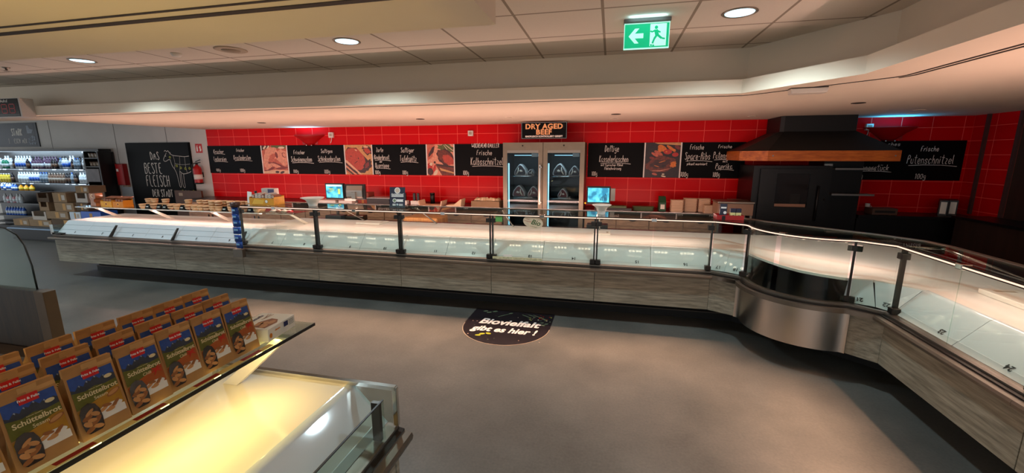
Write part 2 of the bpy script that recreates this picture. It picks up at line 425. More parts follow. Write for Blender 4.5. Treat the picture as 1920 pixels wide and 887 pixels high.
# ------------------------------------------------------------------ display cases
FLOOR_DARK = 'kick'
def base_parts(t, L, z_in=.60, left_gap=0.0, end_left=False):
    MB().box(left_gap, L, .425, .96, 0, .24).build('plinth', 'black_matt', t)
    b = MB().box(left_gap, L, .395, .424, 0, .075, 0).box(left_gap, L, .39, .424, .075, .085, 1)
    b.build('kick_rail', ['kick', 'kick_edge'], t)
    MB().box(0.002, L-.002, .045, .075, .232, .566).build('front_panel', 'case_wood', t, bevel=.002)
    MB().box(0, L, .076, .96, .241, z_in).build('body', 'black', t)
def rail(t, L, x0=0, dark=False):
    b = MB().ext([(-.03, .567), (-.034, .585), (-.028, .600), (.005, .604), (.005, .567)], x0, L, 'x', 0)
    b.ext([(.005, .567), (.005, .612), (.03, .616), (.03, .567)], x0, L, 'x', 1)
    b.ext([(.03, .567), (.03, .626), (.078, .632), (.078, .567)], x0, L, 'x', 0)
    b.build('bumper_rail', ['rail', 'dark_metal'], t)
def fascia_profile(ub, zb, r=.045, n=6):
    """outer line of the white front: slopes up from the rail, rounds over into the deck"""
    x0, z0 = .085, .633
    dx, dz = ub-x0, zb-z0; d = math.hypot(dx, dz); ux, uz = dx/d, dz/d
    a = math.acos(ux)                       # slope angle
    tlen = r*math.tan(a/2)
    p1 = (ub-ux*tlen, zb-uz*tlen); p2 = (ub+tlen, zb)
    c = (p2[0], zb-r)
    pts = [(x0, z0)]
    for k in range(n+1):
        th = PI/2 + a*(1-k/n)
        pts.append((c[0]+r*math.cos(th), c[1]+r*math.sin(th)))
    return pts
def fascia(t, x0, x1, ub, zb, ridges=False):
    P = fascia_profile(ub, zb); q = P + [(P[-1][0], zb-.012)] + [(p[0]+.012, p[1]-.004) for p in P[-2:0:-1]] + [(P[0][0]+.012, P[0][1])]
    o = MB().ext(q, x0, x1, 'x', 0, True).build('fascia', 'white_gloss', t)
    em = o.modifiers.new('edge', 'EDGE_SPLIT'); em.split_angle = .6
    if ridges:
        (ua, za), (ue, ze) = P[0], P[1]
        for f in (.36, .74):
            u, z = ua+(ue-ua)*f, za+(ze-za)*f
            MB().box(x0, x1, u-.0035, u+.004, z-.0025, z+.0025).build('label_rail', 'strip_grey', o)
    else:
        (ua, za), (ue, ze) = P[0], P[1]
        f = .17; u, z = ua+(ue-ua)*f, za+(ze-za)*f
        MB().ext([(ua-.004, za), (u-.004, z), (u+.002, z), (ua+.002, za)], x0, x1, 'x').build('label_strip', 'strip_grey', o)
    return P[-1][0]
def number(t, n, x, ub, zb, z=.668, size=.045):
    k = (ub-.085)/(zb-.633); u = .085+(z-.633)*k - .006
    text('number', str(n), size, t, (x, u, z), (PI/2+math.atan(k), PI, 0), 'black', bold=.001, ext=.0006)
def clamp(t, x, z, m='dark_metal'):
    x0, x1 = (.0015, .055) if x < .1 else (x*1-.040, x+.0125)
    MB().box(x0, x1, .045, .10, z-.022, z+.022).build('clamp', m, t, bevel=.004)
def post(t, x, m='dark_metal'):
    MB().box(x-.007, x+.007, .066, .098, .63, 1.115).build('post', m, t)
def service_case(label, loc, rz, L, n1, depth, first=True, D=.5, clampm='dark_metal', end_post=False):
    t = thing('display_case', label, 'display case', loc, rz, 'glass fronted meat display cases')
    base_parts(t, L); rail(t, L)
    ub, zb = .245, .815
    e = 0
    for a, b in ((.0015, L/2-.002), (L/2+.002, L-.0015)): e = fascia(t, a, b, ub, zb)
    MB().box(0, L, e, 1.15, zb-.02, zb).build('deck', 'deck_white', t)
    MB().box(0, L, 1.15, 1.38, .74, .79).build('work_ledge', 'granite', t)
    MB().box(0, L, 1.10, 1.12, .241, .794).build('rear_wall', 'black', t)
    number(t, n1, L*.38, ub, zb); number(t, n1+1, L*.80, ub, zb)
    for a, b in ((.012, L/2-.002), (L/2+.002, L-.012)):
        MB().box(a, b, .050, .058, .634, 1.118).build('front_glass', 'clear_glass', t)
    MB().box(.003, L-.003, .05, D, 1.121, 1.130).build('top_glass', 'top_glass', t)
    MB().box(0, L, .040, .0495, 1.106, 1.131).build('top_rail', 'dark_metal', t)
    MB().ext([(D, 1.118), (D, 1.135), (D+.035, 1.135), (D+.035, 1.118)], 0, L, 'x').build('rear_rail', 'brushed', t)
    b = MB().box(.02, L-.02, .065, .115, 1.113, 1.120, 0)
    for g in range(4):
        for k in range(4):
            x = L*(.09+.245*g)+.037*k
            b.lathe([(.014, 0), (.014, -.003), (.009, -.006)], (x, .09, 1.113), 10, 1)
    b.build('lamp_strip', ['dark_metal', 'led'], t)
    MB().box(.003, L-.003, .0355, .0399, 1.114, 1.122).build('edge_glow', 'edge_glow', t)  # glowing strip painted as the lit glass edge, not a lamp
    post(t, .014); clamp(t, .014, 1.055, clampm); clamp(t, .014, .655, clampm)
    MB().tube([(.014, .10, 1.118), (.014, D, 1.114)], .008, 8).build('support_arm', 'chrome', t)
    MB().tube([(.014, D-.03, 1.118), (.014, 1.10, .816)], .009, 8).build('rear_post', 'chrome', t)
    MB().box(L/2-.025, L/2+.025, .030, .085, 1.100, 1.134).build('clip', 'chrome', t, bevel=.004)
    post(t, L-.014); clamp(t, L-.014, 1.055, clampm); clamp(t, L-.014, .655, clampm)
    return t
def shelf_case(label, loc, rz, L, ub, zb, zs, us, nums, bracket_at, group, glow='white_paint', shelf_over=0, ridges=True, kick_gap=0):
    t = thing('display_case', label, 'display case', loc, rz, group)
    base_parts(t, L, left_gap=kick_gap); rail(t, L)
    e = 0
    for a, b in ((.0015, L/2-.002), (L/2+.002, L-.0015)): e = fascia(t, a, b, ub, zb, ridges)
    MB().box(0, L, e, 1.0, zb-.02, zb).build('deck', 'deck_gloss' if glow == 'yellow' else 'deck_white', t)
    MB().box(0, L, .98, .998, .241, zb-.021).build('rear_wall', 'black', t)
    for x, n in nums: number(t, n, x, ub, zb, .665)
    MB().box(0, L+shelf_over, us, us+.48, zs-.010, zs).build('glass_shelf', 'top_glass', t)
    MB().box(0, L+shelf_over, us-.004, us-.0005, zs-.011, zs+.001).build('shelf_edge', glow if glow != 'yellow' else 'black', t)
    MB().tube([(.05, us+.115, zs-.022), (L-.05, us+.115, zs-.022)], .010, 10).build('lamp_tube', 'white_plastic', t)
    for x in bracket_at:
        MB().ext([(us+.02, zs-.012), (us+.075, zs-.012), (us+.37, zb+.001), (us+.30, zb+.001)], x-.014, x+.014, 'x').build('shelf_bracket', 'white_paint', t)
    return t
C = 'meat counter'
LAB = ['Leftmost white case of the meat counter with open front below the yellow snack boxes',
       'second open white case from the left end, below the jars at the poster',
       'third open white case, ending at the strip of blue pouches']
for k in range(3):
    x0, x1 = X_UNITS[k], X_UNITS[k+1]; L = x1-x0
    t = shelf_case(LAB[k], (x0, 4.25, 0), 0, L, .245, .805, .995, .36, [(L*.30, 2*k+1), (L*.78, 2*k+2)],
                   [.34, ] if k == 0 else [.30], 'open white meat cases at the left end', kick_gap=.15 if k == 0 else 0)
    # low uprights that carry the price rails
    for x in (L-.012,):
        MB().ext([(.03, .634), (.075, .634), (.165, .78), (.145, .785)], x-.008, x+.008, 'x').build('divider', 'dark_metal', t)
    if k == 0:
        MB().box(.0, .012, .03, .95, .634, .76).build('end_glass', 'clear_glass', t)
        MB().box(-.004, .016, .02, .045, .634, .775).build('end_post', 'chrome', t)
        MB().box(.03, .16, .035, .10, .634, .648).build('corner_tray', 'dark_metal', t)
SL = ['glass fronted case beside the blue pouches, under the snack cartons',
      'glass fronted case below the left white bowl and the first lit screen',
      'glass fronted case below the dark award card stand',
      'glass fronted case below the oval sticker, in front of the ageing cabinets',
      'glass fronted case numbered 15 and 16, below the stacked foam trays']
for k in range(3, 8):
    x0, x1 = X_UNITS[k], X_UNITS[k+1]
    service_case(SL[k-3], (x0, 4.25, 0), 0, x1-x0, 2*k+1, 1.0, end_post=(k == 7))
RL = ['glass fronted case numbered 23 and 24 at the right of the curved steel corner',
      'nearest glass fronted case at the right edge, numbered 25', 'glass fronted case running out of the picture at the right']
for k, (y0, n) in enumerate(((3.40, 23), (2.30, 25), (1.20, 27))):
    service_case(RL[k], (1.94, y0, 0), -PI/2, 1.0985, n, 1.0, D=.33)
# the corner: straight piece, convex steel drum, straight piece
A, B_ = (.998, 4.25), (1.205, 4.125)
CC, RR = (1.745, 4.06), .548
arc = [(CC[0]+RR*math.cos(math.radians(a)), CC[1]+RR*math.sin(math.radians(a))) for a in range(174, 276, 6)]
C_, D_ = (1.79, 3.513), (1.94, 3.40)
path = [A, B_] + arc + [C_, D_]
def offset(pts, u):
    """move a path to its left-hand side (into the case) by u"""
    out = []
    for i, p in enumerate(pts):
        a = Vector(pts[max(i-1, 0)]); b = Vector(pts[min(i+1, len(pts)-1)]); d = (b-a).normalized()
        if p == A: d = Vector((1, 0))
        if p == D_: d = Vector((0, -1))
        out.append((p[0]-d.y*u, p[1]+d.x*u))
    return out
def wall_strip(mb, pts, u0, u1, z0, z1, m=0, smooth=True):
    a, b = offset(pts, u0), offset(pts, u1); n = len(pts)
    vs = [(x, y, z0) for x, y in a]+[(x, y, z1) for x, y in a]+[(x, y, z1) for x, y in b]+[(x, y, z0) for x, y in b]
    for q in range(4):
        r = (q+1) % 4
        mb.add([vs[q*n+i] for i in range(n)]+[vs[r*n+i] for i in range(n)], [(i, i+1, n+i+1, n+i) for i in range(n-1)], m, smooth and q in (0, 2))
    mb.add([vs[0], vs[n], vs[2*n], vs[3*n]], [(0, 1, 2, 3)], m); mb.add([vs[n-1], vs[2*n-1], vs[3*n-1], vs[4*n-1]], [(0, 1, 2, 3)], m)
    return mb
t = thing('corner_case', 'corner of the meat counter with a convex polished steel drum front', 'display case')
seg1, seg2 = [A, B_], [C_, D_]
dr = [B_]+arc+[C_]
for sg in (seg1, seg2):
    wall_strip(MB(), sg, .045, .075, .232, .566, 0, False).build('front_panel', 'case_wood', t)
dd_ = [(A[0]+(B_[0]-A[0])*.90, A[1]+(B_[1]-A[1])*.90)]+dr+[(C_[0]+(D_[0]-C_[0])*.12, C_[1]+(D_[1]-C_[1])*.12)]
wall_strip(MB(), dd_, .028, .06, .232, .566).build('drum', 'steel', t)
b = MB(); wall_strip(b, path, -.03, .005, .567, .602); wall_strip(b, path, .005, .03, .567, .614, 1); wall_strip(b, path, .03, .078, .567, .630)
b.build('bumper_rail', ['rail', 'dark_metal'], t)
kp = [(.998, 4.645), (1.33, 4.645), (2.335, 3.69), (2.335, 3.40)]
b = MB(); wall_strip(b, kp, 0, .03, 0, .075, 0, False); wall_strip(b, kp, -.005, .03, .075, .085, 1, False)
b.build('kick_rail', ['kick', 'kick_edge'], t)
MB().ext([(.999, 4.676), (1.345, 4.676), (2.366, 3.705), (2.366, 3.401), (2.93, 3.401), (2.93, 5.36), (.999, 5.36)], 0, .231, 'z').build('plinth', 'black_matt', t)
ins = offset(path, .085)
back = [(3.085, 3.401), (3.085, 5.395), (.999, 5.395)]
MB().ext(ins+back, .232, .60, 'z').build('body', 'black_gloss', t)
dk = [(.999, 4.495), (1.20, 4.47), (1.335, 4.40), (1.365, 4.22), (1.41, 4.07), (1.47, 3.91), (1.55, 3.78), (1.67, 3.68), (1.80, 3.61), (1.98, 3.60), (2.185, 3.401)]
MB().ext(dk+back, .795, .815, 'z').build('deck', 'deck_white', t)
MB().ext([(.999, 5.40), (3.09, 5.40), (3.09, 3.401), (3.32, 3.401), (3.32, 5.63), (.999, 5.63)], .74, .79, 'z').build('work_ledge', 'granite', t)
def slope_face(name, pb, pt, m):
    """white front between a bottom line and the deck edge"""
    n = len(pb); vs = [(x, y, .633) for x, y in pb]+[(x, y, .808) for x, y in pt]
    vs += [(x+.01, y+.01, z-.006) for x, y, z in vs]
    fs = []
    for i in range(n-1): fs += [(i, i+1, n+i+1, n+i), (2*n+i, 3*n+i, 3*n+i+1, 2*n+i+1), (i, 2*n+i, 2*n+i+1, i+1), (n+i, n+i+1, 3*n+i+1, 3*n+i)]
    fs += [(0, n, 3*n, 2*n), (n-1, 3*n-1, 4*n-1, 2*n-1)]
    return MB().add(vs, fs).build(name, m, t)
o1 = offset(seg1, .085); o2 = offset(seg2, .085)
slope_face('fascia', [(1.0, 4.335), (1.115, 4.29)], [(1.0, 4.488), (1.198, 4.464)], 'white_gloss')
slope_face('fascia', [(1.117, 4.288), (1.255, 4.20)], [(1.20, 4.463), (1.33, 4.395)], 'white_gloss')
slope_face('fascia', [(1.80, 3.598), (1.965, 3.498)], [(1.82, 3.606), (1.975, 3.596)], 'white_gloss')
slope_face('fascia', [(1.968, 3.496), (2.025, 3.402)], [(1.985, 3.59), (2.178, 3.402)], 'white_gloss')
for pts in (seg1, seg2): wall_strip(MB(), pts, .050, .058, .634, 1.118, 0, False).build('front_glass', 'clear_glass', t)
wall_strip(MB(), [dr[0]]+dr[1:9], .050, .058, .634, 1.100).build('front_glass', 'clear_glass', t)
wall_strip(MB(), dr[9:], .050, .058, .634, 1.100).build('front_glass', 'clear_glass', t)
tg = offset(path, .05)
tb = [(2.27, 3.402), (2.24, 3.57), (2.05, 3.80), (1.46, 4.30), (1.12, 4.745), (.999, 4.75)]
MB().ext(tg+tb, 1.121, 1.130, 'z').build('top_glass', 'top_glass', t)
wall_strip(MB(), path, .040, .0495, 1.106, 1.131).build('top_rail', 'dark_metal', t)
wall_strip(MB(), tb[::-1], 0, .035, 1.118, 1.135, 0, False).build('rear_rail', 'brushed', t)
def cpost(x, y, rz, m='dark_metal'):
    e = MB().box(-.008, .008, -.016, .016, .63, 1.115).build('post', m, t, (x, y, 0), (0, 0, rz))
    for z in (1.055, .655): MB().box(-.045, .045, -.026, .028, z-.022, z+.022).build('clamp', 'dark_metal', t, (x, y, 0), (0, 0, rz), .004)
cpost(1.262, 4.16, -.7); cpost(1.83, 3.60, -.5)
for k in (9,):
    x, y = offset(dr, .06)[k]
    MB().box(-.025, .025, -.02, .024, 1.10, 1.134).build('clip', 'chrome', t, (x, y, 0), (0, 0, -.8), .004)
lp = [(1.02, 4.33), (1.22, 4.22), (1.30, 4.02), (1.38, 3.82), (1.54, 3.67), (1.82, 3.62), (2.03, 3.42)]
b = MB(); wall_strip(b, lp, 0, .06, 1.113, 1.12, 0, False)
for i in range(6):
    (xa, ya), (xb, yb) = lp[i], lp[i+1]
    for f in (.2, .5, .8): b.lathe([(.014, 0), (.014, -.003), (.009, -.006)], (xa+(xb-xa)*f+.02, ya+(yb-ya)*f+.02, 1.113), 8, 1)
b.build('lamp_strip', ['dark_metal', 'led'], t)
wall_strip(MB(), path, .0355, .0399, 1.114, 1.122).build('edge_glow', 'edge_glow', t)
for x, y, n, rz in ((1.07, 4.325, 17, -.30), (1.21, 4.265, 18, -.55), (1.885, 3.553, 21, -.4), (2.012, 3.462, 22, -.9)):
    text('number', str(n), .045, t, (x, y, .668), (PI/2+.7, PI, rz), 'black', bold=.001, ext=.0006)

# ------------------------------------------------------------------ bread counter in front
t = shelf_case('white bread counter with wooden front under the shelf of paper bags', (-.80, -.62, 0), PI/2, 2.06, .235, .795, 1.05, .40, [(1.60, 4)], [1.94, .7], 'bread counter', 'yellow', ridges=False)
del t['group']
bread = t; L = 2.06
MB().box(.02, L-.10, .034, .040, .634, .800).build('front_glass', 'clear_glass', t)
MB().box(.02, L-.10, .0335, .0405, .8003, .804).build('glass_edge', 'black', t)
MB().box(L-.016, L-.010, .05, .95, .64, .795).build('end_glass', 'clear_glass', t)
MB().box(L-.022, L-.002, .03, .95, .795, .812).build('end_rail', 'chrome', t)
MB().box(L-.020, L-.004, .022, .042, .634, .808).build('end_post', 'chrome', t)
MB().box(L-.125, L-.108, .040, .075, .634, .800).build('divider', 'dark_metal', t)
MB().box(L-.02, L, .04, .96, .245, .560).build('end_panel', 'case_wood', t)
MB().tube([(L-.11, .83, 1.02), (L-.11, .83, .797)], .012, 10).build('rear_post', 'chrome', t)
for x in (L-.03, L-.045): MB().lathe([(.012, 0), (.012, .012), (.006, .016)], (x, .62, 1.05), 10).build('shelf_screw', 'brushed', t)
b = MB()
for k in range(11): b.lathe([(.012, 0), (.012, -.004), (.008, -.008)], (.10+.17*k, .435, 1.038), 10)
b.build('lamp_row', 'led_warm', t)
# shelf price rail with red and yellow tickets lying on the shelf edge
pr = MB().box(.05, L-.22, .405, .425, 1.0505, 1.0525, 0)
for k in range(9): pr.box(.35+.17*k, .43+.17*k, .407, .423, 1.0526, 1.0532, 1)
pr.build('price_rail', [mat('rail_cream', (226, 200, 120), .5), mat('ticket_red', (150, 30, 16), .5)], t)

# paper bags of flatbread
BW, BH, BD, LEAN = .110, .186, .080, .034
def front_pt(s, t, off=.0007): return ((s-.5)*BW*(.985-.055*t), LEAN*t-off, t*BH)
def bag_mesh():
    b = MB()
    lv = [(0, .985, 1.0, 0), (.25, .985, 1.0, .006), (.5, .965, .88, .016), (.75, .945, .48, .020), (.87, .935, .18, .010), (.885, .935, .12, .004), (1.0, .93, .09, .003)]
    n = 8
    for t_, w, d, ins in lv:
        y = LEAN*t_; z = t_*BH; hw = BW/2*w; dd = BD*d
        b.v += [(-hw, y, z), (0, y, z), (hw, y, z), (hw-ins, y+dd*.35, z), (hw-ins*.3, y+dd, z), (0, y+dd*1.03, z), (-hw+ins*.3, y+dd, z), (-hw+ins, y+dd*.35, z)]
    for i in range(len(lv)-1):
        for k in range(n):
            b.f.append([i*n+k, i*n+(k+1) % n, (i+1)*n+(k+1) % n, (i+1)*n+k]); b.m.append(1 if i == 5 and k == 1 else 0); b.s.append(False)
    b.f += [list(range(n))[::-1], [len(lv)*n-n+k for k in range(n)]]; b.m += [0, 0]; b.s += [False, False]
    b.box(-BW*.464, BW*.464, LEAN-.0022, LEAN-.0003, BH*.885, BH*.995, 0)     # folded top strip
    b.box(-BW*.12, BW*.18, LEAN-.0028, LEAN-.0022, BH*.89, BH*.99, 1)
    return b
LM = ['label_sky', 'label_peak', 'label_meadow', 'label_gold', 'label_white', 'label_red', 'label_cream', 'label_window', 'label_bread', 'label_chili', 'label_bread2', 'label_snow']
for nme, c, r in (('label_sky', (40, 76, 146), .4), ('label_peak', (52, 58, 68), .5), ('label_meadow', (98, 98, 30), .5), ('label_white', (226, 222, 214), .5), ('label_red', (206, 28, 22), .4),
                ('label_cream', (226, 208, 158), .5), ('label_window', (44, 26, 16), .12), ('label_bread', (150, 92, 46), .6), ('label_chili', (196, 40, 18), .5), ('label_bread2', (196, 138, 82), .6), ('label_snow', (150, 164, 186), .5)):
    mat(nme, c, r, noise=.18 if nme in ('label_sky', 'label_peak', 'label_meadow', 'label_bread') else 0, nscale=60)
mat('label_gold_sesame', (176, 124, 28), .5, noise=.1, nscale=40); mat('label_gold_chili', (170, 84, 26), .5, noise=.1, nscale=40)
def label_mesh(kind):
    b = MB(); o = [.0006]
    def P(pts, m, smooth=False):
        o[0] += .00012; b.poly([front_pt(s, t, o[0]) for s, t in pts], m)
    def E(cs, ct, rs, rt, m, rot=0, a0=0, a1=360, n=18):
        pts = []
        for k in range(n):
            a = math.radians(a0+(a1-a0)*k/(n-1 if a1-a0 < 360 else n)); x, y = rs*math.cos(a), rt*math.sin(a)*BW/BH
            pts.append((cs+x*math.cos(rot)-y*math.sin(rot), ct+(x*math.sin(rot)+y*math.cos(rot))*BW/BH*1.2))
        P(pts, m)
    P([(.05, .62), (.95, .62), (.95, .86), (.05, .86)], 0)
    P([(.05, .60), (.95, .60), (.95, .72), (.88, .745), (.80, .71), (.72, .755), (.64, .72), (.55, .785), (.46, .73), (.38, .76), (.30, .70), (.22, .74), (.13, .68), (.05, .71)], 1)
    for x, y in ((.55, .785), (.38, .76), (.72, .755), (.22, .74)): P([(x-.022, y-.022), (x-.004, y-.018), (x+.006, y-.034), (x+.02, y-.018), (x, y-.002)], 11)
    P([(.05, .42), (.95, .44), (.95, .645), (.70, .63), (.50, .655), (.30, .63), (.05, .66)], 2)
    P([(.05, .30), (.55, .30), (.95, .20), (.95, .545), (.75, .53), (.50, .47), (.30, .44), (.05, .40)], 3)
    P([(.40, .165), (.95, .165), (.95, .265), (.72, .30), (.40, .27)], 4)
    E(.68, .30, .24, .11, 4)
    for k, (x, y, r) in enumerate(((.52, .30, .3), (.60, .335, -.2), (.70, .285, .2), (.78, .32, .5), (.64, .26, 0))): E(x, y, .10, .055, 8 if k % 2 else 10, r)
    P([(.33, .79), (.66, .79), (.66, .895), (.33, .895)], 5)
    E(.80, .715, .085, .062, 6)
    if kind == 'chili':
        for r in (.2, -.5, .9): E(.79, .49, .14, .03, 9, r)
    else:
        E(.80, .47, .15, .085, 8, .25); E(.80, .475, .12, .06, 10, .25)
    w = [(.09, .09), (.15, .065), (.38, .065), (.44, .09), (.46, .22), (.45, .34), (.39, .43), (.26, .47), (.13, .445), (.06, .37), (.06, .22)]
    P(w, 7)
    for x, y, rx, rt, m, r in ((.18, .12, .105, .075, 8, .3), (.34, .125, .10, .07, 10, -.3), (.16, .20, .09, .085, 10, -.5), (.33, .21, .115, .085, 8, .5), (.18, .285, .105, .075, 8, .2), (.34, .30, .09, .07, 10, -.4), (.24, .345, .10, .055, 10, .5), (.25, .235, .09, .06, 10, -.2)): E(x, y, rx, rt, m, r)
    return b
bag_m = bag_mesh().mesh('bag', ['kraft', 'kraft_light'])
lab_m = {k: label_mesh(k).mesh('printed_label', [('label_gold_'+k) if x == 'label_gold' else x for x in LM]) for k in ('sesame', 'chili')}
def lettering(kind):
    out = []; tilt = math.atan2(LEAN, BH)
    for body, size, s, t_, m, kw in (('Schüttelbrot', .0168, .52, .575, 'label_cream', dict(bold=.0004)), ({'sesame': 'Sesam', 'chili': 'Chili'}[kind], .0118, .55, .495, 'label_cream', dict(bold=.0001)), ('Fritz & Felix', .0078, .495, .842, 'white_ink', dict(bold=.0002)), ('Südtiroler Spezialität', .0034, .5, .632, 'label_cream', {})):
        me = text_mesh(body, size, ext=.0001, **kw); x0, y0, z0 = front_pt(s, t_, .0032); b = MB()
        b.add([(x0+v.co.x, y0+v.co.y*math.sin(tilt)-v.co.z, z0+v.co.y*math.cos(tilt)) for v in me.vertices], [tuple(p.vertices) for p in me.polygons]); bpy.data.meshes.remove(me)
        out.append(b.mesh('label_lettering', m))
    return out
let_m = {k: lettering(k) for k in ('sesame', 'chili')}
ORD = ['first', 'second', 'third', 'fourth', 'fifth', 'sixth', 'seventh', 'eighth']
def put_bag(kind, x, y, rz, label, group):
    t = thing('bread_bag', label, 'bag', (x, y, 1.0512), PI/2+rz, group)
    for nm, me in [('paper_bag', bag_m), ('printed_label', lab_m[kind])]+[('label_lettering', q) for q in let_m[kind]]:
        o = bpy.data.objects.new(nm, me); COL.objects.link(o); o.parent = t
kinds = ['sesame', 'sesame', 'chili', 'chili', 'chili']
ys = [.592, .708, .821, .931, 1.040, 1.149]
fr = ['sesame', 'sesame', 'chili', 'chili', 'chili', 'chili']
for k, y in enumerate(ys):
    v = 'sesame' if fr[k] == 'sesame' else 'chili'
    w = {0: 'nearest full sesame flatbread bag, front row at the left edge', 1: 'second sesame flatbread bag in the front row, label fully visible', 2: 'chili flatbread bag in the front row beside the second sesame bag',
         3: 'second chili flatbread bag of the front row', 4: 'third chili flatbread bag of the front row, last but one before the white carton', 5: 'chili flatbread bag at the far end of the front row, beside the white carton'}[k]
    put_bag(v, -1.243+random.uniform(-.006, .006), y, random.uniform(-.025, .025), w, 'flatbread bags in the front row')
put_bag('sesame', -1.243, .474, .02, 'flatbread bag cut off by the bottom left corner of the picture', 'flatbread bags in the front row')
for k, y in enumerate((.625, .740, .852, .962, 1.070, 1.178)):
    put_bag('sesame' if k < 2 else 'chili', -1.365+random.uniform(-.006, .006), y, random.uniform(-.025, .025), '%s flatbread bag from the left edge in the middle row' % ORD[k], 'flatbread bags in the middle row')
for k, y in enumerate((.66, .775, .885, .995, 1.10, 1.208)):
    put_bag('sesame' if k < 2 else 'chili', -1.485+random.uniform(-.006, .006), y, random.uniform(-.025, .025), '%s flatbread bag from the left edge in the back row' % ORD[k], 'flatbread bags in the back row')
# white carton of flatbread lying on the shelf end
t = thing('flatbread_carton', 'white carton of flatbread lying at the end of the glass shelf', 'carton', (-1.236, 1.234, 1.0512), math.radians(90+6))
MB().ext([(0, 0), (.145, 0), (.16, .028), (.145, .052), (0, .052)], 0, .16, 'x').build('box', mat('carton_white', (232, 226, 214), .5), t, bevel=.003)
b = MB()
def ctop(pts, m, z=.0523): b.poly([(x, y, z) for x, y in pts], m)
ctop([(.01, .02), (.07, .012), (.10, .03), (.105, .06), (.06, .085), (.015, .075)], 0)
for cx, cy in ((.03, .04), (.055, .055), (.07, .035), (.045, .07)): ctop([(cx+.02*math.cos(a*PI/5), cy+.012*math.sin(a*PI/5)) for a in range(10)], 1, .0526)
for k in range(3): ctop([(.085+.012*k, .09), (.145, .08+.012*k), (.147, .083+.012*k), (.087+.012*k, .093)], 0, .0525)
b.poly([(.09, -.0006, .025), (.115, -.0006, .025), (.115, -.0006, .045), (.09, -.0006, .045)], 2)
for k in range(4): b.poly([(.12, -.0006, .022+.006*k), (.15, -.0006, .022+.006*k), (.15, -.0006, .024+.006*k), (.12, -.0006, .024+.006*k)], 3)
b.poly([(.006+.016*(.5+.5*math.cos(a*PI/5)), -.0006, .022+.010*math.sin(a*PI/5)) for a in range(10)], 4)
b.build('print', ['label_bread', 'label_bread2', mat('navy', (24, 28, 84), .5), mat('ink_grey', (110, 106, 100), .6), mat('orange', (216, 126, 22), .5)], t)
text('lettering', 'Ciabattella', .024, t, (.075, .118, .0526), (0, 0, 0), 'navy', bold=.0003, shear=.3, ext=.0002)
text('lettering', 'classico', .010, t, (.052, -.0007, .034), (PI/2, 0, 0), 'orange', bold=.0003, shear=.3, ext=.0002)

# wooden counter end with a curved glass screen at the left
t = thing('counter_end', 'dark wooden counter end panel with a curved glass screen, at the left edge', 'counter', (0, 0, 0))
MB().box(-4.70, -3.70, 1.87, 1.92, .05, .862).build('panel', 'end_wood', t)
MB().box(-3.699, -3.61, 1.86, 1.93, 0, .864).build('corner_post', mat('end_trim', (92, 70, 44), .5, noise=.12, nscale=6), t, bevel=.004)
MB().box(-4.70, -3.61, 1.75, 1.859, .36, .45).build('foot_rail', 'end_trim', t)
MB().box(-4.70, -4.60, 1.78, 1.859, 0, .359).build('foot', 'end_trim', t)
g = [(-4.6, .865), (-3.72, .865), (-3.722, 1.03), (-3.75, 1.17), (-3.80, 1.235), (-3.89, 1.275), (-4.6, 1.33)]
MB().ext(g, 1.893, 1.901, 'y').build('glass_screen', 'clear_glass', t)
b = MB(); b.tube([(x, 1.897, z) for x, z in g[1:]], .0055, 8); b.build('glass_edge', mat('edge_dark', (30, 40, 38), .3), t)

# ------------------------------------------------------------------ ceiling fittings
for k, (x, y) in enumerate(DOWN[:3]):
    t = thing('downlight', ['round white downlight in the ceiling near the left end of the tiles', 'round downlight in the ceiling above the ham picture, beside the bread soffit', 'round downlight at the right of the green exit sign'][k], 'lamp', (x, y, 2.713), 0, 'ceiling downlights')
    MB().lathe([(.112, 0), (.115, -.004), (.108, -.008), (.098, -.006), (.094, 0)], n=32).build('ring', 'brushed', t)
    MB().lathe([(.094, -.001), (.094, -.004)], n=32).build('diffuser', 'cool_disc', t)
for k, (x, y) in enumerate(DOWN[3:]):
    t = thing('downlight', 'round ceiling downlight outside the picture', 'lamp', (x, y, 2.713), 0, 'downlights out of view')
    MB().lathe([(.112, 0), (.115, -.004), (.108, -.008), (.098, -.006), (.094, 0)], n=32).build('ring', 'brushed', t)
    MB().lathe([(.094, -.001), (.094, -.004)], n=32).build('diffuser', 'cool_disc', t)
t = thing('ceiling_speaker', 'flat round beige loudspeaker grille in the tiled ceiling', 'loudspeaker', (-3.48, 3.44, 2.713))
MB().lathe([(.135, 0), (.135, -.006), (.12, -.010)], n=32).build('ring', mat('beige', (176, 160, 140), .7), t)
MB().lathe([(.118, -.006), (.02, -.016), (0.001, -.016)], n=32).build('grille', mat('beige_dark', (150, 134, 116), .9), t)
o = MB().lathe([(.045, 0), (.045, -.012), (.032, -.03), (.012, -.034)], n=24).build('smoke_detector', 'white_plastic', None, (-4.117, 3.44, 2.713))
tag(o, 'small white smoke detector between the downlight and the ceiling loudspeaker', 'smoke detector')
t = thing('sprinkler', 'small ceiling sprinkler head at the left edge of the picture', 'sprinkler', (-6.60, 3.52, 2.713))
MB().lathe([(.035, 0), (.03, -.008), (.012, -.014), (.010, -.03)], n=16).build('rosette', 'brushed', t)
MB().lathe([(.022, -.036), (.022, -.040)], n=12).build('deflector', 'brushed', t)
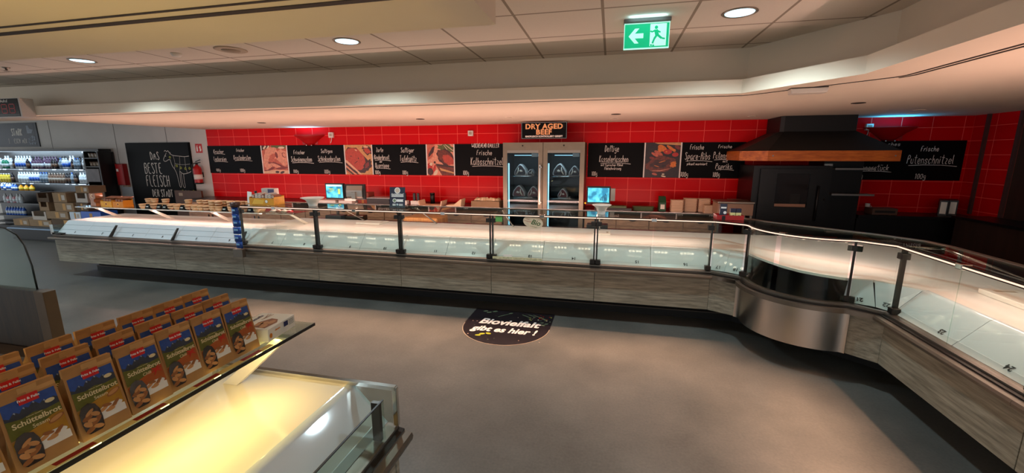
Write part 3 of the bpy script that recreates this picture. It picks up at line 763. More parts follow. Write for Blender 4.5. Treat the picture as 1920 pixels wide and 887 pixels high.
# exit sign
t = thing('exit_sign', 'green glowing exit sign with arrow and running figure below the ceiling', 'exit sign', (.212, 3.40, 2.512))
t.rotation_euler = (0, 0, math.radians(1)); t.scale = (1.09, 1, 1.10)
MB().box(-.150, .150, -.028, .028, .158, .1825).build('housing', mat('sign_grey', (96, 94, 90), .5), t, bevel=.004)
MB().box(-.145, .145, -.008, .008, 0, .158).build('panel', mat('exit_green', (0, 176, 122), .4, emit=.85), t)
b = MB(); y = -.0086
b.box(-.145, .145, -.0095, .0095, -.002, .004, 0); b.box(-.145, -.141, -.0095, .0095, 0, .158, 0); b.box(.141, .145, -.0095, .0095, 0, .158, 0); b.box(-.145, .145, -.0095, .0095, .152, .158, 0)
def xz(pts, m=0, yy=y): b.poly([(p[0], yy, p[1]) for p in pts], m)
xz([(-.115, .078), (-.075, .125), (-.048, .125), (-.075, .094), (-.02, .094), (-.02, .064), (-.075, .064), (-.048, .033), (-.075, .033)])
xz([(.022, .012), (.125, .012), (.125, .148), (.022, .148)])
mg = 1
def lim(a, c, w):
    d = Vector((c[0]-a[0], c[1]-a[1])).normalized(); n = (-d.y*w, d.x*w)
    xz([(a[0]-n[0], a[1]-n[1]), (c[0]-n[0], c[1]-n[1]), (c[0]+n[0], c[1]+n[1]), (a[0]+n[0], a[1]+n[1])], mg, y-.0006)
xz([(.060+.011*math.cos(a*PI/6), .126+.011*math.sin(a*PI/6)) for a in range(12)], mg, y-.0006)
for a, c, w in (((.058, .112), (.068, .076), .012), ((.056, .110), (.034, .098), .005), ((.034, .098), (.024, .106), .005), ((.062, .108), (.088, .094), .005), ((.066, .080), (.050, .056), .007), ((.050, .056), (.040, .028), .006), ((.072, .078), (.096, .058), .007), ((.096, .058), (.118, .054), .005)): lim(a, c, w)
for px_, pz in ((.026, .016), (.04, .014)): xz([(px_, pz-.003), (px_+.012, pz-.003), (px_+.012, pz+.006), (px_, pz+.008)], mg, y-.0006)
b.build('pictogram', [mat('exit_white', (176, 240, 226), .4, emit=.9), 'exit_green'], t)
area('exit_glow', (.212, 3.33, 2.69), .24, .03, .25, (.5, .9, 1), (PI, 0, 0))
# emergency light on the soffit
t = thing('emergency_light', 'white oblong emergency light under the soffit at the right', 'lamp', (1.50, 3.93, 2.27), math.radians(-8))
b = MB().box(-.125, .125, -.05, .05, -.012, 0); b.build('base', 'slot_dark', t)
MB().ext([(-.13, -.006), (-.122, -.045), (.122, -.045), (.13, -.006)], -.055, .055, 'y').build('cover', mat('lamp_cover', (214, 206, 194), .35), t, bevel=.008)
# small dark spots in the soffit
SP = [(2.45, 5.17, 'slot of the dark recessed spot in the soffit left of the hood', 1), (3.55, 6.13, 'recessed spot ring in the soffit at the right, before the uplight', 0), (3.73, 6.57, 'recessed spot ring close to the right wall uplight', 0), (.038, 5.81, 'recessed dark spot in the soffit above the first right hand board', 1),
      (.03, 6.47, 'recessed spot ring behind the dark spot above the first right hand board', 0), (-2.75, 5.88, 'recessed dark spot in the soffit left of the ageing cabinets', 1), (-1.42, 5.93, 'recessed spot in front of the dry aged beef sign', 0), (-1.83, 6.73, 'recessed spot ring left of the dry aged beef sign', 0), (-5.56, 5.92, 'recessed dark spot in the soffit before the left uplight', 1),
      (-6.81, 6.53, 'recessed spot ring above the first board from the left', 0), (-7.53, 6.82, 'recessed spot ring in the far left corner of the soffit', 0), (1.87, 6.58, 'recessed spot ring beside the chimney of the hood', 0), (-3.87, 6.98, 'recessed spot ring above the roast picture', 0)]
for x, y, lb, d in SP:
    t = thing('recessed_spot', lb, 'lamp', (x, y, 2.27), 0, 'recessed spots in the soffit')
    MB().lathe([(.062, 0), (.062, -.004), (.045, -.006), (.045, 0)], n=20).build('ring', 'slot_dark' if d else 'soffit_white', t)
    MB().lathe([(.044, -.001), (.044, -.003)], n=20).build('lens', 'slot_dark' if d else 'beige_dark', t)
# called number display
t = thing('number_display', 'black call number display with red digits hanging at the top left', 'display', (-7.735, 3.99, 2.238), math.radians(0))
MB().box(-.36, .36, 0, .139, 0, .235).build('case', mat('display_white', (196, 190, 182), .5), t, bevel=.004)
MB().box(-.335, .335, -.004, 0, .008, .228).build('screen', 'black_gloss', t)
text('lettering', 'Ihr Aufruf', .05, t, (.05, -.0045, .200), ext=.0005)
b = MB(); DIG = {'8': 'abcdefg'}
for cx in (.07, .21):
    for sg in 'abcdefg':
        x0, x1, z0, z1 = {'a': (-.04, .04, .166, .176), 'g': (-.04, .04, .112, .122), 'd': (-.04, .04, .058, .068), 'f': (-.052, -.042, .12, .168), 'b': (.042, .052, .12, .168), 'e': (-.052, -.042, .066, .114), 'c': (.042, .052, .066, .114)}[sg]
        b.box(cx+x0, cx+x1, -.0055, -.004, z0-.012, z1-.012)
b.build('digits', mat('digit_red', (120, 22, 20), .5, emit=.3), t)
MB().box(-.32, .32, -.0055, -.004, .026, .032).build('trim_line', 'sign_grey', t)

# ------------------------------------------------------------------ boards on the red wall
ZB, ZT = 1.387, 1.940
def chalkboard(x0, x1, label, lines, off=0):
    t = thing('chalkboard', label, 'chalkboard', ((x0+x1)/2, YW-.017, ZB), 0, 'chalkboards on the red wall')
    w = (x1-x0)/2; h = ZT-ZB
    MB().box(-w, w, 0, .014, 0, h).build('panel', 'board', t)
    b = MB(); last = len(lines)-1
    for k, (txt, fx, fz, hh, ww, un) in enumerate(lines):
        chalk(b, txt, -w+fx*2*w, fz*h, hh, ww, under=un, seed=k*7+int(x0*10), lw=.0072 if hh > .06 else .006, jit=.35)
        if txt == '100g' or k == last: b.build('chalk_lettering', 'chalk', t); b = MB()
    return t
chalkboard(-8.15, -6.835, 'first chalkboard from the left, beside the white wall strip', [('Kracher', .21, .80, .075, .26, 1), ('Leckereien', .22, .53, .085, .32, 1), ('100g', .16, .12, .06, .12, 0), ('Frischer', .62, .84, .06, .20, 0), ('Krustenbraten', .64, .58, .09, .42, 1), ('100g', .62, .12, .07, .13, 0)])
chalkboard(-6.215, -4.955, 'chalkboard reading Schweinenacken, between ham and roast pictures', [('Frischer', .21, .76, .075, .26, 0), ('Schweinenacken', .24, .52, .10, .48, 1), ('100g', .12, .10, .07, .13, 0), ('Saftiges', .70, .80, .07, .26, 0), ('Schinkenbraten', .73, .54, .10, .50, 1), ('100g', .68, .10, .08, .14, 0)])
chalkboard(-4.355, -3.275, 'chalkboard reading Rinderbrust and Tafelspitz, right of the roast picture', [('Zarte', .14, .83, .075, .15, 0), ('Rinderbrust', .17, .59, .085, .32, 1), ('oder', .15, .44, .03, .06, 0), ('Querrippe', .17, .32, .085, .29, 1), ('100g', .08, .09, .075, .12, 0), ('Saftiger', .66, .82, .085, .27, 0), ('Tafelspitz', .67, .55, .10, .34, 1), ('100g', .60, .09, .08, .12, 0)])
chalkboard(-2.725, -1.70, 'chalkboard headed Wochenend Knüller, left of the steel ageing cabinets', [('WOCHENEND KNÜLLER', .56, .95, .07, .50, 0), ('Frische', .54, .73, .085, .29, 0), ('Kalbsschnitzel', .58, .46, .125, .60, 1), ('100g', .20, .10, .085, .12, 0)])
chalkboard(-.375, .515, 'chalkboard reading Kasseler, at the right of the ageing cabinets', [('Deftige', .43, .84, .10, .23, 0), ('Kasselerlaschen', .47, .54, .105, .47, 1), ('mit typischer Pökel', .44, .36, .035, .36, 0), ('Fleischwürzung', .46, .26, .045, .27, 0), ('100g', .13, .11, .075, .10, 0)])
chalkboard(1.085, 2.005, 'chalkboard reading Spare-Ribs, left of the black hood', [('Frische', .24, .87, .075, .21, 0), ('Spare-Ribs', .26, .62, .11, .38, 1), ('pikant mariniert', .26, .40, .04, .30, 0), ('100g', .07, .11, .08, .12, 0), ('Frische', .68, .88, .05, .20, 0), ('Putenspieße', .71, .64, .10, .38, 1), ('mit', .70, .48, .04, .07, 0), ('Paprika', .69, .34, .08, .25, 1), ('100g', .58, .11, .08, .11, 0)])
chalkboard(3.40, 4.775, 'dark chalkboard behind the hood on the right', [('Frisches', .33, .92, .05, .3, 0), ('Hühnerstück', .22, .32, .08, .42, 1), ('100g', .10, .11, .08, .13, 0), ('Frische', .70, .80, .07, .22, 0), ('Putenschnitzel', .72, .53, .12, .56, 1), ('100g', .66, .11, .08, .14, 0)])
# food pictures between the boards: flat prints with white edge strips
for n_, c, a in (('ham_light', (224, 150, 120), .2), ('ham_mid', (196, 96, 70), .25), ('ham_dark', (128, 44, 36), .3), ('meat_red', (186, 66, 44), .2), ('meat_crust', (66, 28, 20), .4), ('meat_fat', (224, 176, 140), .1), ('wood_board', (206, 152, 92), .15), ('grill_dark', (40, 18, 14), .5), ('grill_meat', (110, 44, 22), .5), ('grill_hot', (222, 120, 30), .2), ('tomato', (190, 40, 24), .2), ('leaf', (92, 96, 40), .3), ('print_cream', (226, 206, 176), .1)):
    mat(n_, c, .35, noise=a, nscale=28)
def picture(x0, x1, label, base, shapes):
    t = thing('food_picture', label, 'picture', ((x0+x1)/2, YW-.018, ZB), 0, 'food pictures between the boards')
    w = (x1-x0)/2; h = ZT-ZB; ms = [base]; b = MB().box(-w+.02, w-.02, 0, .016, 0, h, 0); k = 0
    for m, pts in shapes:
        if m not in ms: ms.append(m)
        k += 1
        b.poly([(-w+.02+min(1, max(0, x))*(2*w-.04), -.0004-k*.00012, min(1, max(0, z))*h) for x, z in pts], ms.index(m))
    b.build('print', ms, t)
    for s in (-1, 1): MB().box(s*w-.02 if s > 0 else -w, w if s > 0 else -w+.02, -.003, .016, 0, h).build('edge_strip', 'white_ink', t)
def el(cx, cz, rx, rz, rot=0, n=22, wob=.0, sd=1):
    rnd = random.Random(sd); out = []
    for k in range(n):
        a = 2*PI*k/n; q = 1+rnd.uniform(-wob, wob); x, z = rx*q*math.cos(a), rz*q*math.sin(a)
        out.append((cx+x*math.cos(rot)-z*math.sin(rot), cz+x*math.sin(rot)+z*math.cos(rot)))
    return out
picture(-6.835, -6.215, 'picture of sliced pink ham between the first two boards', 'ham_mid', [('meat_crust', [(0, .82), (.35, .97), (.35, 1), (0, 1)]), ('print_cream', [(.05, .90), (.1, .86), (.2, .97), (.15, 1)]), ('print_cream', [(.2, .90), (.25, .86), (.33, .98), (.28, 1)]), ('leaf', [(.4, .92), (.95, .88), (1, 1), (.4, 1)]),
    ('print_cream', el(.8, .92, .13, .04)), ('ham_light', el(.35, .70, .30, .22, .5, wob=.1)), ('ham_light', el(.80, .62, .26, .24, -.3, wob=.1, sd=3)), ('ham_mid', el(.42, .62, .16, .08, .4)), ('ham_dark', el(.58, .66, .05, .11, .2)), ('ham_light', el(.20, .38, .18, .30, .2, wob=.1)), ('ham_mid', el(.38, .48, .14, .12, 0)),
    ('ham_dark', el(.55, .30, .34, .08, -.3, wob=.2)), ('ham_light', el(.52, .28, .24, .06, -.35)), ('ham_dark', el(.25, .16, .22, .05, .3)), ('ham_light', el(.22, .20, .15, .03, .5)), ('ham_dark', el(.75, .20, .25, .04, .1)), ('meat_fat', [(0, 0), (1, 0), (1, .12), (.5, .14), (0, .08)]), ('meat_crust', el(.55, .06, .08, .04)), ('meat_crust', el(.75, .05, .09, .04, .3)), ('ham_light', el(.86, .38, .1, .12, .8)), ('ham_dark', el(.88, .66, .07, .10, .6, wob=.1)), ('ham_light', el(.89, .66, .05, .08, .6))])
picture(-4.955, -4.355, 'picture of a sliced roast on a wooden board', 'wood_board', [('meat_crust', el(.42, .48, .52, .40, -.75, wob=.08)), ('meat_red', el(.36, .52, .43, .34, -.75, wob=.03)), ('meat_crust', el(.85, .82, .20, .14, -.5, wob=.2)), ('meat_red', el(.84, .80, .14, .08, -.5, wob=.2)), ('wood_board', [(.35, 1), (.5, 1), (1, .48), (.95, .38)]), ('meat_crust', el(.82, .30, .24, .12, .9, wob=.2)), ('ham_dark', el(.80, .32, .12, .06, .9, wob=.2)),
    ('meat_fat', [(0, .50), (.05, .48), (.60, .0), (.52, 0), (0, .42)]), ('meat_crust', [(0, .40), (.48, 0), (.42, 0), (0, .33)]), ('ham_light', [(0, .32), (.40, 0), (.34, 0), (0, .26)]), ('meat_crust', [(0, .25), (.31, 0), (.22, 0), (0, .17)]), ('ham_mid', [(0, .16), (.2, 0), (.14, 0), (0, .11)]), ('meat_crust', el(.22, .62, .025, .015)), ('meat_crust', el(.40, .42, .08, .012, .6)), ('meat_crust', el(.5, .55, .02, .03)), ('meat_fat', el(.42, .82, .05, .02, -.5)), ('meat_fat', el(.8, .93, .1, .03, 0))])
picture(-3.275, -2.725, 'picture of a herb crusted steak with pepper and chili', 'ham_light', [('ham_mid', [(0, 1), (.3, 1), (.2, .6), (.05, .5), (0, .45)]), ('meat_crust', [(.2, .9), (.3, .95), (.25, .75), (.05, .58), (.05, .68)]), ('leaf', el(.72, .86, .30, .16, -.2, wob=.25)), ('print_cream', el(.85, .88, .22, .012, -.6)), ('print_cream', el(.75, .84, .2, .010, -.9)), ('meat_crust', el(.70, .58, .36, .24, -.5, wob=.12)), ('grill_meat', el(.68, .60, .30, .19, -.5, wob=.1)), ('meat_red', el(.80, .50, .24, .14, -.5, wob=.1)),
    ('grill_meat', [(.3, .35), (1, .25), (1, 0), (.55, 0)]), ('wood_board', [(.45, .25), (1, .10), (1, .06), (.5, .16)]), ('meat_crust', [(.3, .38), (1, .30), (1, .25), (.4, .30)]), ('tomato', el(.25, .18, .05, .18, -.3)), ('tomato', el(.10, .30, .12, .10, .5, wob=.2)), ('print_cream', el(.14, .36, .06, .05, .3, wob=.2)), ('meat_crust', el(.10, .12, .11, .12, .2)), ('print_cream', el(.3, .08, .12, .06, .9)), ('meat_crust', el(.28, .42, .04, .04))])
picture(.515, 1.085, 'picture of a peppered steak on the grill with vegetables', 'grill_dark', [('wood_board', [(.25, 1), (1, 1), (1, .92), (.35, .96)]), ('grill_hot', el(.48, .84, .14, .08, -.5)), ('grill_hot', el(.42, .80, .07, .06, -.5)), ('grill_hot', el(.72, .84, .14, .04, -.6)), ('grill_hot', el(.82, .78, .05, .04, -.6)), ('ham_dark', el(.92, .86, .1, .05, -.5)), ('ham_mid', el(.38, .70, .14, .05, -.5)), ('ham_mid', el(.28, .66, .12, .04, -.5)), ('ham_dark', el(.20, .56, .08, .04, -.2)), ('tomato', el(.64, .74, .12, .07)), ('grill_hot', el(.60, .74, .03, .02)), ('tomato', el(.86, .66, .09, .06)),
    ('grill_meat', el(.46, .38, .44, .22, .15, wob=.08)), ('meat_crust', el(.44, .40, .30, .13, .2, wob=.15)), ('grill_meat', el(.50, .56, .18, .07, -.1, wob=.1)), ('grill_hot', el(.82, .38, .10, .08, .6, wob=.2)), ('ham_light', [(.15, .20), (.45, .18), (.8, .28), (.45, .205)]), ('ham_mid', el(.30, .10, .08, .03, -.2)), ('print_cream', el(.55, .10, .04, .02)), ('print_cream', el(.56, .04, .07, .02, -.2)), ('grill_dark', el(.4, .42, .06, .02)), ('grill_dark', el(.55, .34, .07, .02, .3)), ('grill_hot', el(.50, .46, .10, .012, .3)), ('grill_hot', el(.35, .33, .08, .01, -.3))])

# wall uplights and boxes
def uplight(x, label, m):
    t = thing('wall_uplight', label, 'wall lamp', (x, YW, 1.935), 0, 'bowl uplights on the red wall')
    b = MB(); n = 18; lv = [(.07, 0), (.13, .05), (.22, .12), (.33, .185), (.335, .195), (.30, .19)]
    for r, z in lv: b.v += [(r*math.cos(PI+PI*k/n), .46*r*math.sin(PI+PI*k/n)-.004, z) for k in range(n+1)]
    for i in range(len(lv)-1):
        for k in range(n): b.f.append([i*(n+1)+k, i*(n+1)+k+1, (i+1)*(n+1)+k+1, (i+1)*(n+1)+k]); b.m.append(0); b.s.append(True)
    o = b.build('bowl', m, t); s = o.modifiers.new('solid', 'SOLIDIFY'); s.thickness = .006
    MB().box(-.17, .17, -.006, 0, .02, .19).build('back_plate', m, t)
    for px in (-.05, .06): MB().lathe([(.014, 0), (.010, -.025)], (px, -.05, .012), 10).build('fixing_screw', 'chrome', t)
    return t
uplight(-5.69, 'red bowl shaped uplight on the tiles above the ham picture, glowing blue', mat('bowl_red', (170, 14, 18), .3))
uplight(3.845, 'dark red bowl uplight on the right, behind the hood', 'bowl_red')
def wall_box(x, z, w, label, cat='wall box', cord=False):
    t = thing('junction_box', label, cat, (x, YW, z), 0, 'white boxes on the tiles')
    MB().box(-w, w, -.045, 0, -w, w).build('cover', 'white_plastic', t, bevel=.004)
    MB().box(-w*.6, w*.6, -.048, -.045, -w*.5, w*.6).build('lid', 'beige', t)
    if cord: MB().tube([(0, -.02, -w), (-.005, -.022, -w-.05), (-.03, -.02, -w-.10)], .006, 6).build('cable', 'white_plastic', t)
wall_box(-5.20, 2.125, .048, 'white junction box with cable, right of the red uplight', cord=True)
wall_box(-2.415, 2.122, .046, 'white junction box alone on the tiles, left of the dry aged beef sign')
wall_box(3.58, 2.135, .045, 'white junction box left of the dark uplight behind the hood', cord=True)
# hanging sign
t = thing('hanging_sign', 'black sign with orange stencil lettering DRY AGED BEEF above the steel cabinets', 'sign', (-1.035, 6.62, 1.995))
MB().box(-.36, .36, 0, .02, 0, .255).build('panel', 'board', t, bevel=.006)
b = MB()
for x0, x1, z0, z1 in ((-.352, .352, .246, .249), (-.352, .352, .006, .009), (-.352, -.349, .006, .249), (.349, .352, .006, .249)): b.box(x0, x1, -.0012, 0, z0, z1)
b.build('frame_line', 'strip_grey', t)
mat('sign_orange', (236, 172, 116), .5); mat('sign_black', (15, 15, 16), .4)
text('lettering', 'DRY AGED', .105, t, (0, -.001, .185), m='sign_orange', bold=.004, ext=.001, space=1.08, scale=(1.08, 1, 1))
text('lettering', 'BEEF', .105, t, (0, -.001, .100), m='sign_orange', bold=.004, ext=.001, space=1.1, scale=(1.08, 1, 1))
text('lettering', 'RINDFLEISCH KONTROLLIERT GEREIFT', .035, t, (0, -.001, .037), bold=.0012, ext=.0008, scale=(.96, 1, 1))
b = MB()                                                       # the breaks of the stencil letters
for x in (-.262, -.165, -.075, .052, .145, .235, .31): b.box(x-.0022, x+.0022, -.0026, -.0021, .145, .228)
for x in (-.128, -.045, .045, .125): b.box(x-.0022, x+.0022, -.0026, -.0021, .060, .142)
b.build('stencil_gap', 'sign_black', t)
for s in (-.28, .28): MB().tube([(s, .01, .255), (s, .01, .274)], .003, 6).build('hanger', 'chrome', t)

# ------------------------------------------------------------------ dry ageing cabinets
mat('cab_inside', (26, 28, 32), .5); mat('led_cold', (170, 226, 255), .5, emit=2.6); mat('cab_tray', (232, 196, 182), .5, noise=.06, nscale=5)
mat('cab_steel', (132, 120, 104), .42, .9, noise=.06, nscale=6)
mat('meat_old', (50, 40, 44), .5, noise=.3, nscale=24)
def perforated():
    m, N, L, b = new_mat('perforated')
    tc = N.new('ShaderNodeTexCoord'); v = N.new('ShaderNodeTexVoronoi'); v.inputs['Scale'].default_value = 34; v.inputs['Randomness'].default_value = 0
    L.new(tc.outputs['Object'], v.inputs['Vector']); r = ramp(N, [(.28, (14, 15, 17)), (.34, (46, 50, 54))])
    L.new(v.outputs['Distance'], r.inputs[0]); L.new(r.outputs[0], b.inputs['Base Color']); b.inputs['Roughness'].default_value = .4; MATS['perforated'] = m
perforated()
YF = 6.56
def ageing_cabinet(x0, x1, label, handle_right):
    t = thing('ageing_cabinet', label, 'fridge', ((x0+x1)/2, YF, 0), 0, 'dry ageing cabinets')
    w = (x1-x0)/2 - .004; d = YW-.02-YF; zt = 1.94
    b = MB().box(-w, -w+.04, .05, d, .12, zt).box(w-.04, w, .05, d, .12, zt).box(-w+.04, w-.04, .05, d, zt-.05, zt).box(-w+.04, w-.04, .05, d, .12, .30)
    b.build('cabinet', 'cab_steel', t)
    b = MB().box(-w+.041, -w+.046, .052, d-.02, .301, zt-.051).box(w-.046, w-.041, .052, d-.02, .301, zt-.051); b.build('lining', 'cab_inside', t)
    MB().box(-w+.047, w-.047, d-.025, d-.02, .301, zt-.051).build('back_panel', 'perforated', t)
    MB().box(-w+.02, w-.02, .06, d-.02, 0, .119).build('plinth', 'black', t)
    f = .068; zt2 = zt-.15
    b = MB().box(-w, -w+f, 0, .046, .14, zt).box(w-f, w, 0, .046, .14, zt).box(-w+f, w-f, 0, .046, zt2+.03, zt).box(-w+f, w-f, 0, .046, .14, .28)
    dr_ = b.build('door', 'cab_steel', t)
    MB().box(-w+f, w-f, .018, .026, .281, zt2+.028).build('door_glass', 'door_glass', dr_)
    MB().box(-w+f, w-f, .004, .044, zt2-.01, zt2+.03).build('control_strip', 'brushed', dr_)
    hx = w-f*.5 if handle_right else -w+f*.5
    if handle_right:
        h = MB().box(hx-.014, hx+.014, -.055, -.035, .98, 1.60).box(hx-.010, hx+.03, -.055, .0, 1.55, 1.575).box(hx-.010, hx+.03, -.055, .0, 1.0, 1.025); h.build('handle', 'steel', dr_, bevel=.003)
    MB().box(-w+f+.006, -w+f+.022, .052, .068, .56, 1.62).build('light_strip', 'led_cold', t)
    MB().box(-w+f+.10, w-f-.02, .09, .12, zt2-.05, zt2-.042).build('top_light', 'led_cold', t)
    MB().box(w-f-.12, w-f-.02, .075, .16, zt2-.07, zt2-.015).build('fan_box', 'strip_grey', t)
    for z in (1.41, 1.06):
        b = MB()
        for k in range(7): b.tube([(-w+.05, .10+.07*k, z), (w-.05, .10+.07*k, z)], .004, 6)
        b.tube([(-w+.06, .09, z-.006), (-w+.06, .55, z-.006)], .005, 6); b.tube([(w-.06, .09, z-.006), (w-.06, .55, z-.006)], .005, 6)
        b.build('rack', 'chrome', t)
    MB().tube([(-w+.06, .16, .87), (w-.06, .16, .87)], .085, 16).build('salt_roll', 'cab_tray', t)
    MB().box(-w+.05, w-.05, .28, .50, .86, 1.04).build('inner_tray', 'dark_metal', t)
    MB().lathe([(.013, 0), (.013, .004), (.008, .004)], n=14).build('emblem', 'dark_metal', dr_, (0, -.0002, zt-.048), (PI/2, 0, 0))
    text('lettering', 'DRY AGER', .020, dr_, (0, -.0006, zt-.078), m='sign_grey', ext=.0004)
    l = bpy.data.lights.new('cabinet_light', 'AREA'); l.shape = 'RECTANGLE'; l.size = .4; l.size_y = .05; l.energy = 1.0; l.color = (.62, .85, 1)
    o = bpy.data.objects.new('cabinet_light', l); COL.objects.link(o); o.location = (t.location.x, YF+.16, zt2-.06)
    return t
ageing_cabinet(-1.68, -1.035, 'steel dry ageing cabinet on the left, with the upright bar handle', True)
ageing_cabinet(-1.035, -.39, 'steel dry ageing cabinet on the right, beside the Kasseler board', False)
mat('meat_dark', (96, 26, 32), .45, noise=.3, nscale=24); mat('meat_rind', (206, 200, 196), .5, noise=.08, nscale=20); mat('bone', (226, 216, 200), .5)
def rib_cut(x, z, s, label, flip=1, white=False):
    """a standing rib cut: rind on the outside, red face to the front"""
    t = thing('beef_cut', label, 'meat', (x, YF+.22, z), 0, 'beef cuts in the ageing cabinets')
    out = [(-.095, 0), (.085, 0), (.098, .03), (.080, .09), (.03, .155), (-.01, .175), (-.05, .13), (-.092, .06)]
    out = [(p[0]*flip*s, p[1]*s) for p in out]
    MB().ext(out, 0, .20, 'y').build('rind', 'meat_rind', t, bevel=.012*s)
    inn = [(p[0]*.84-.001*flip, p[1]*.84+.011*s) for p in out]
    MB().ext(inn, -.006, .004, 'y').build('face', 'meat_old' if white else 'meat_dark', t, bevel=.003)
    MB().blob((.01*flip*s, -.006, .07*s), (.018*s, .004, .014*s), 0, 3, .25).build('fat_eye', 'bone', t)
    MB().tube([(-.06*flip*s, -.004, .02*s), (-.03*flip*s, -.008, .07*s), (-.03*flip*s, -.004, .12*s)], [.008*s, .010*s, .006*s], 8).build('bone', 'bone', t)
rib_cut(-1.44, 1.418, 1.08, 'pale rind covered rib on the top rack of the left cabinet', 1, True)
rib_cut(-1.27, 1.418, .60, 'smaller pale rib beside it on the top rack of the left cabinet', -1, True)
rib_cut(-1.47, 1.068, 1.1, 'red faced rib cut at the left of the lower rack, left cabinet', -1)
rib_cut(-1.22, 1.068, 1.05, 'red faced rib cut at the right of the lower rack, left cabinet', 1)
rib_cut(-.80, 1.418, 1.15, 'tall pale rib at the left of the top rack, right cabinet', -1, True)
rib_cut(-.56, 1.418, .95, 'pale rib lying at the right of the top rack, right cabinet', 1, True)
rib_cut(-.74, 1.068, .85, 'red faced rib cut on the lower rack of the right cabinet', 1)

# ------------------------------------------------------------------ hood and oven
mat('hood_black', (15, 14, 14), .55); mat('oven_black', (12, 11, 11), .35)
t = thing('extractor_hood', 'large black extractor hood with an orange wooden band at its rim', 'hood', (2.66, 6.2, 0))
hx0, hx1 = -.66, .82
rim = [(hx0, 0), (hx1, 0), (hx1+.14, .30), (hx1+.14, .98), (hx0-.26, .98), (hx0-.26, .30)]
top = [(-.36, .42), (.50, .42), (.52, .46), (.52, .98), (-.40, .98), (-.40, .46)]
b = MB(); n = 6
b.add([(x, y, 1.80) for x, y in rim]+[(x, y, 2.06) for x, y in top]+[(x, y, 2.269) for x, y in top], [(i, (i+1) % n, n+(i+1) % n, n+i) for i in range(n)]+[(n+i, n+(i+1) % n, 2*n+(i+1) % n, 2*n+i) for i in range(n)]+[tuple(range(n))[::-1], tuple(range(2*n, 3*n))])
b.build('canopy', 'hood_black', t)
r2 = [(x*1.0, y) for x, y in rim]
b = MB()
b.add([(x, y, 1.668) for x, y in r2]+[(x, y, 1.799) for x, y in r2], [(i, (i+1) % n, n+(i+1) % n, n+i) for i in range(n) if i != 3])
o = b.build('wooden_band', 'hood_wood', t); s = o.modifiers.new('solid', 'SOLIDIFY'); s.thickness = .03; s.offset = -1
for x in (hx0+.06, hx1-.06): MB().lathe([(.009, 0), (.009, .006)], n=10).build('screw_cap', 'chrome', t, (x, -.001, 1.735), (PI/2, 0, 0))
t = thing('oven', 'black tall oven under the hood with a small glass window', 'oven', (2.39, 6.42, 0))
MB().box(-.46, .49, .04, .72, 0, 1.60).build('body', 'oven_black', t)
b = MB().box(-.38, -.175, 0, .039, .42, 1.56).box(.225, .40, 0, .039, .42, 1.56).box(-.175, .225, 0, .039, 1.50, 1.56).box(-.175, .225, 0, .039, .42, 1.04)
dd = b.build('door', 'oven_black', t)
MB().box(-.174, .224, .020, .026, 1.041, 1.499).build('window', mat('oven_glass', (34, 26, 22), .08), dd)
MB().box(-.165, .215, .0185, .0199, 1.045, 1.085).build('window_sill', mat('sill_warm', (170, 128, 104), .4), dd)
MB().box(.02, .14, .018, .0198, 1.086, 1.22).build('inner_fan', 'dark_metal', dd)
MB().tube([(.33, -.03, .86), (.33, -.03, 1.34)], .012, 8).build('handle', 'black', dd)
MB().lathe([(.016, 0), (.012, .012)], n=12).build('knob', 'dark_metal', t, (.445, .038, 1.15), (PI/2, 0, 0))
t = thing('thermostat', 'small white thermostat box on the black panel below the hood', 'control box', (2.93, 6.72, 1.58))
MB().box(-.05, .05, -.03, 0, -.045, .045).build('case', 'white_plastic', t, bevel=.004)
MB().lathe([(.022, 0), (.018, .008)], n=14).build('dial', 'beige', t, (0, -.03, 0), (PI/2, 0, 0))
o = MB().box(2.885, 3.36, 6.721, 7.19, 0, 1.66).build('black_panel', 'oven_black'); tag(o, 'plain black panel between the oven and the dark chalkboard', 'panel')
for z, a, lb in ((1.553, 3.42, 'upper narrow metal shelf on the black panel under the hood'), (1.208, 3.45, 'lower narrow metal shelf on the black panel')):
    t = thing('metal_shelf', lb, 'shelf', (3.15, 6.55, z), 0, 'metal shelves right of the oven')
    MB().box(-.20, a-3.15, 0, .1725, 0, .014).build('board', 'brushed', t)
    MB().box(-.20, a-3.15, -.003, 0, -.006, .018).build('lip', 'steel', t)

# ------------------------------------------------------------------ back counter along the tiles
mat('worktop', (38, 34, 32), .3, noise=.3, nscale=50)
ZW = .90
def back_unit(x0, x1, label, y0=6.55, doors=2, m='cabinet_wood'):
    t = thing('base_cabinet', label, 'cabinet', ((x0+x1)/2, y0, 0), 0, 'base cabinets behind the counter')
    w = (x1-x0)/2 - .002
    MB().box(-w, w, .02, YW-y0-.01, .08, .859).build('carcass', 'cabinet_wood', t)
    MB().box(-w, w, .06, YW-y0-.01, 0, .079).build('toe_kick', 'black', t)
    for k in range(doors):
        a = -w+2*w*k/doors+.006; b = -w+2*w*(k+1)/doors-.006
        d = MB().box(a, b, 0, .0195, .68, .845).build('drawer', m, t, bevel=.002)
        cx = (a+b)/2
        MB().lathe([(.045, 0), (.045, .002), (.030, .002), (.028, -.001)], (0, 0, 0), 16, 0, 1.2, .55).build('handle', 'dark_metal', d, (cx, -.0005, .775), (PI/2, 0, 0))
        d = MB().box(a, b, 0, .0195, .10, .67).build('door', m, t, bevel=.002)
        MB().box(b-.05 if k == 0 else a+.03, b-.03 if k == 0 else a+.05, -.012, 0, .50, .62).build('handle', 'dark_metal', d)
pl = ['under the lit screens', 'behind the dark award card', 'behind the wooden chopping block', 'left of the steel ageing cabinets']
xs = [-8.1, -7.03, -5.96, -4.89, -3.82, -2.75, -1.70]
nm = ['at the left end of the back counter, by the white strip', 'second from the left end of the back counter', 'behind the yellow snack carton', 'behind the first lit screen', 'behind the dark award card', 'left of the steel ageing cabinets']
for k in range(6): back_unit(xs[k], xs[k+1], 'brown wooden base cabinet '+nm[k])
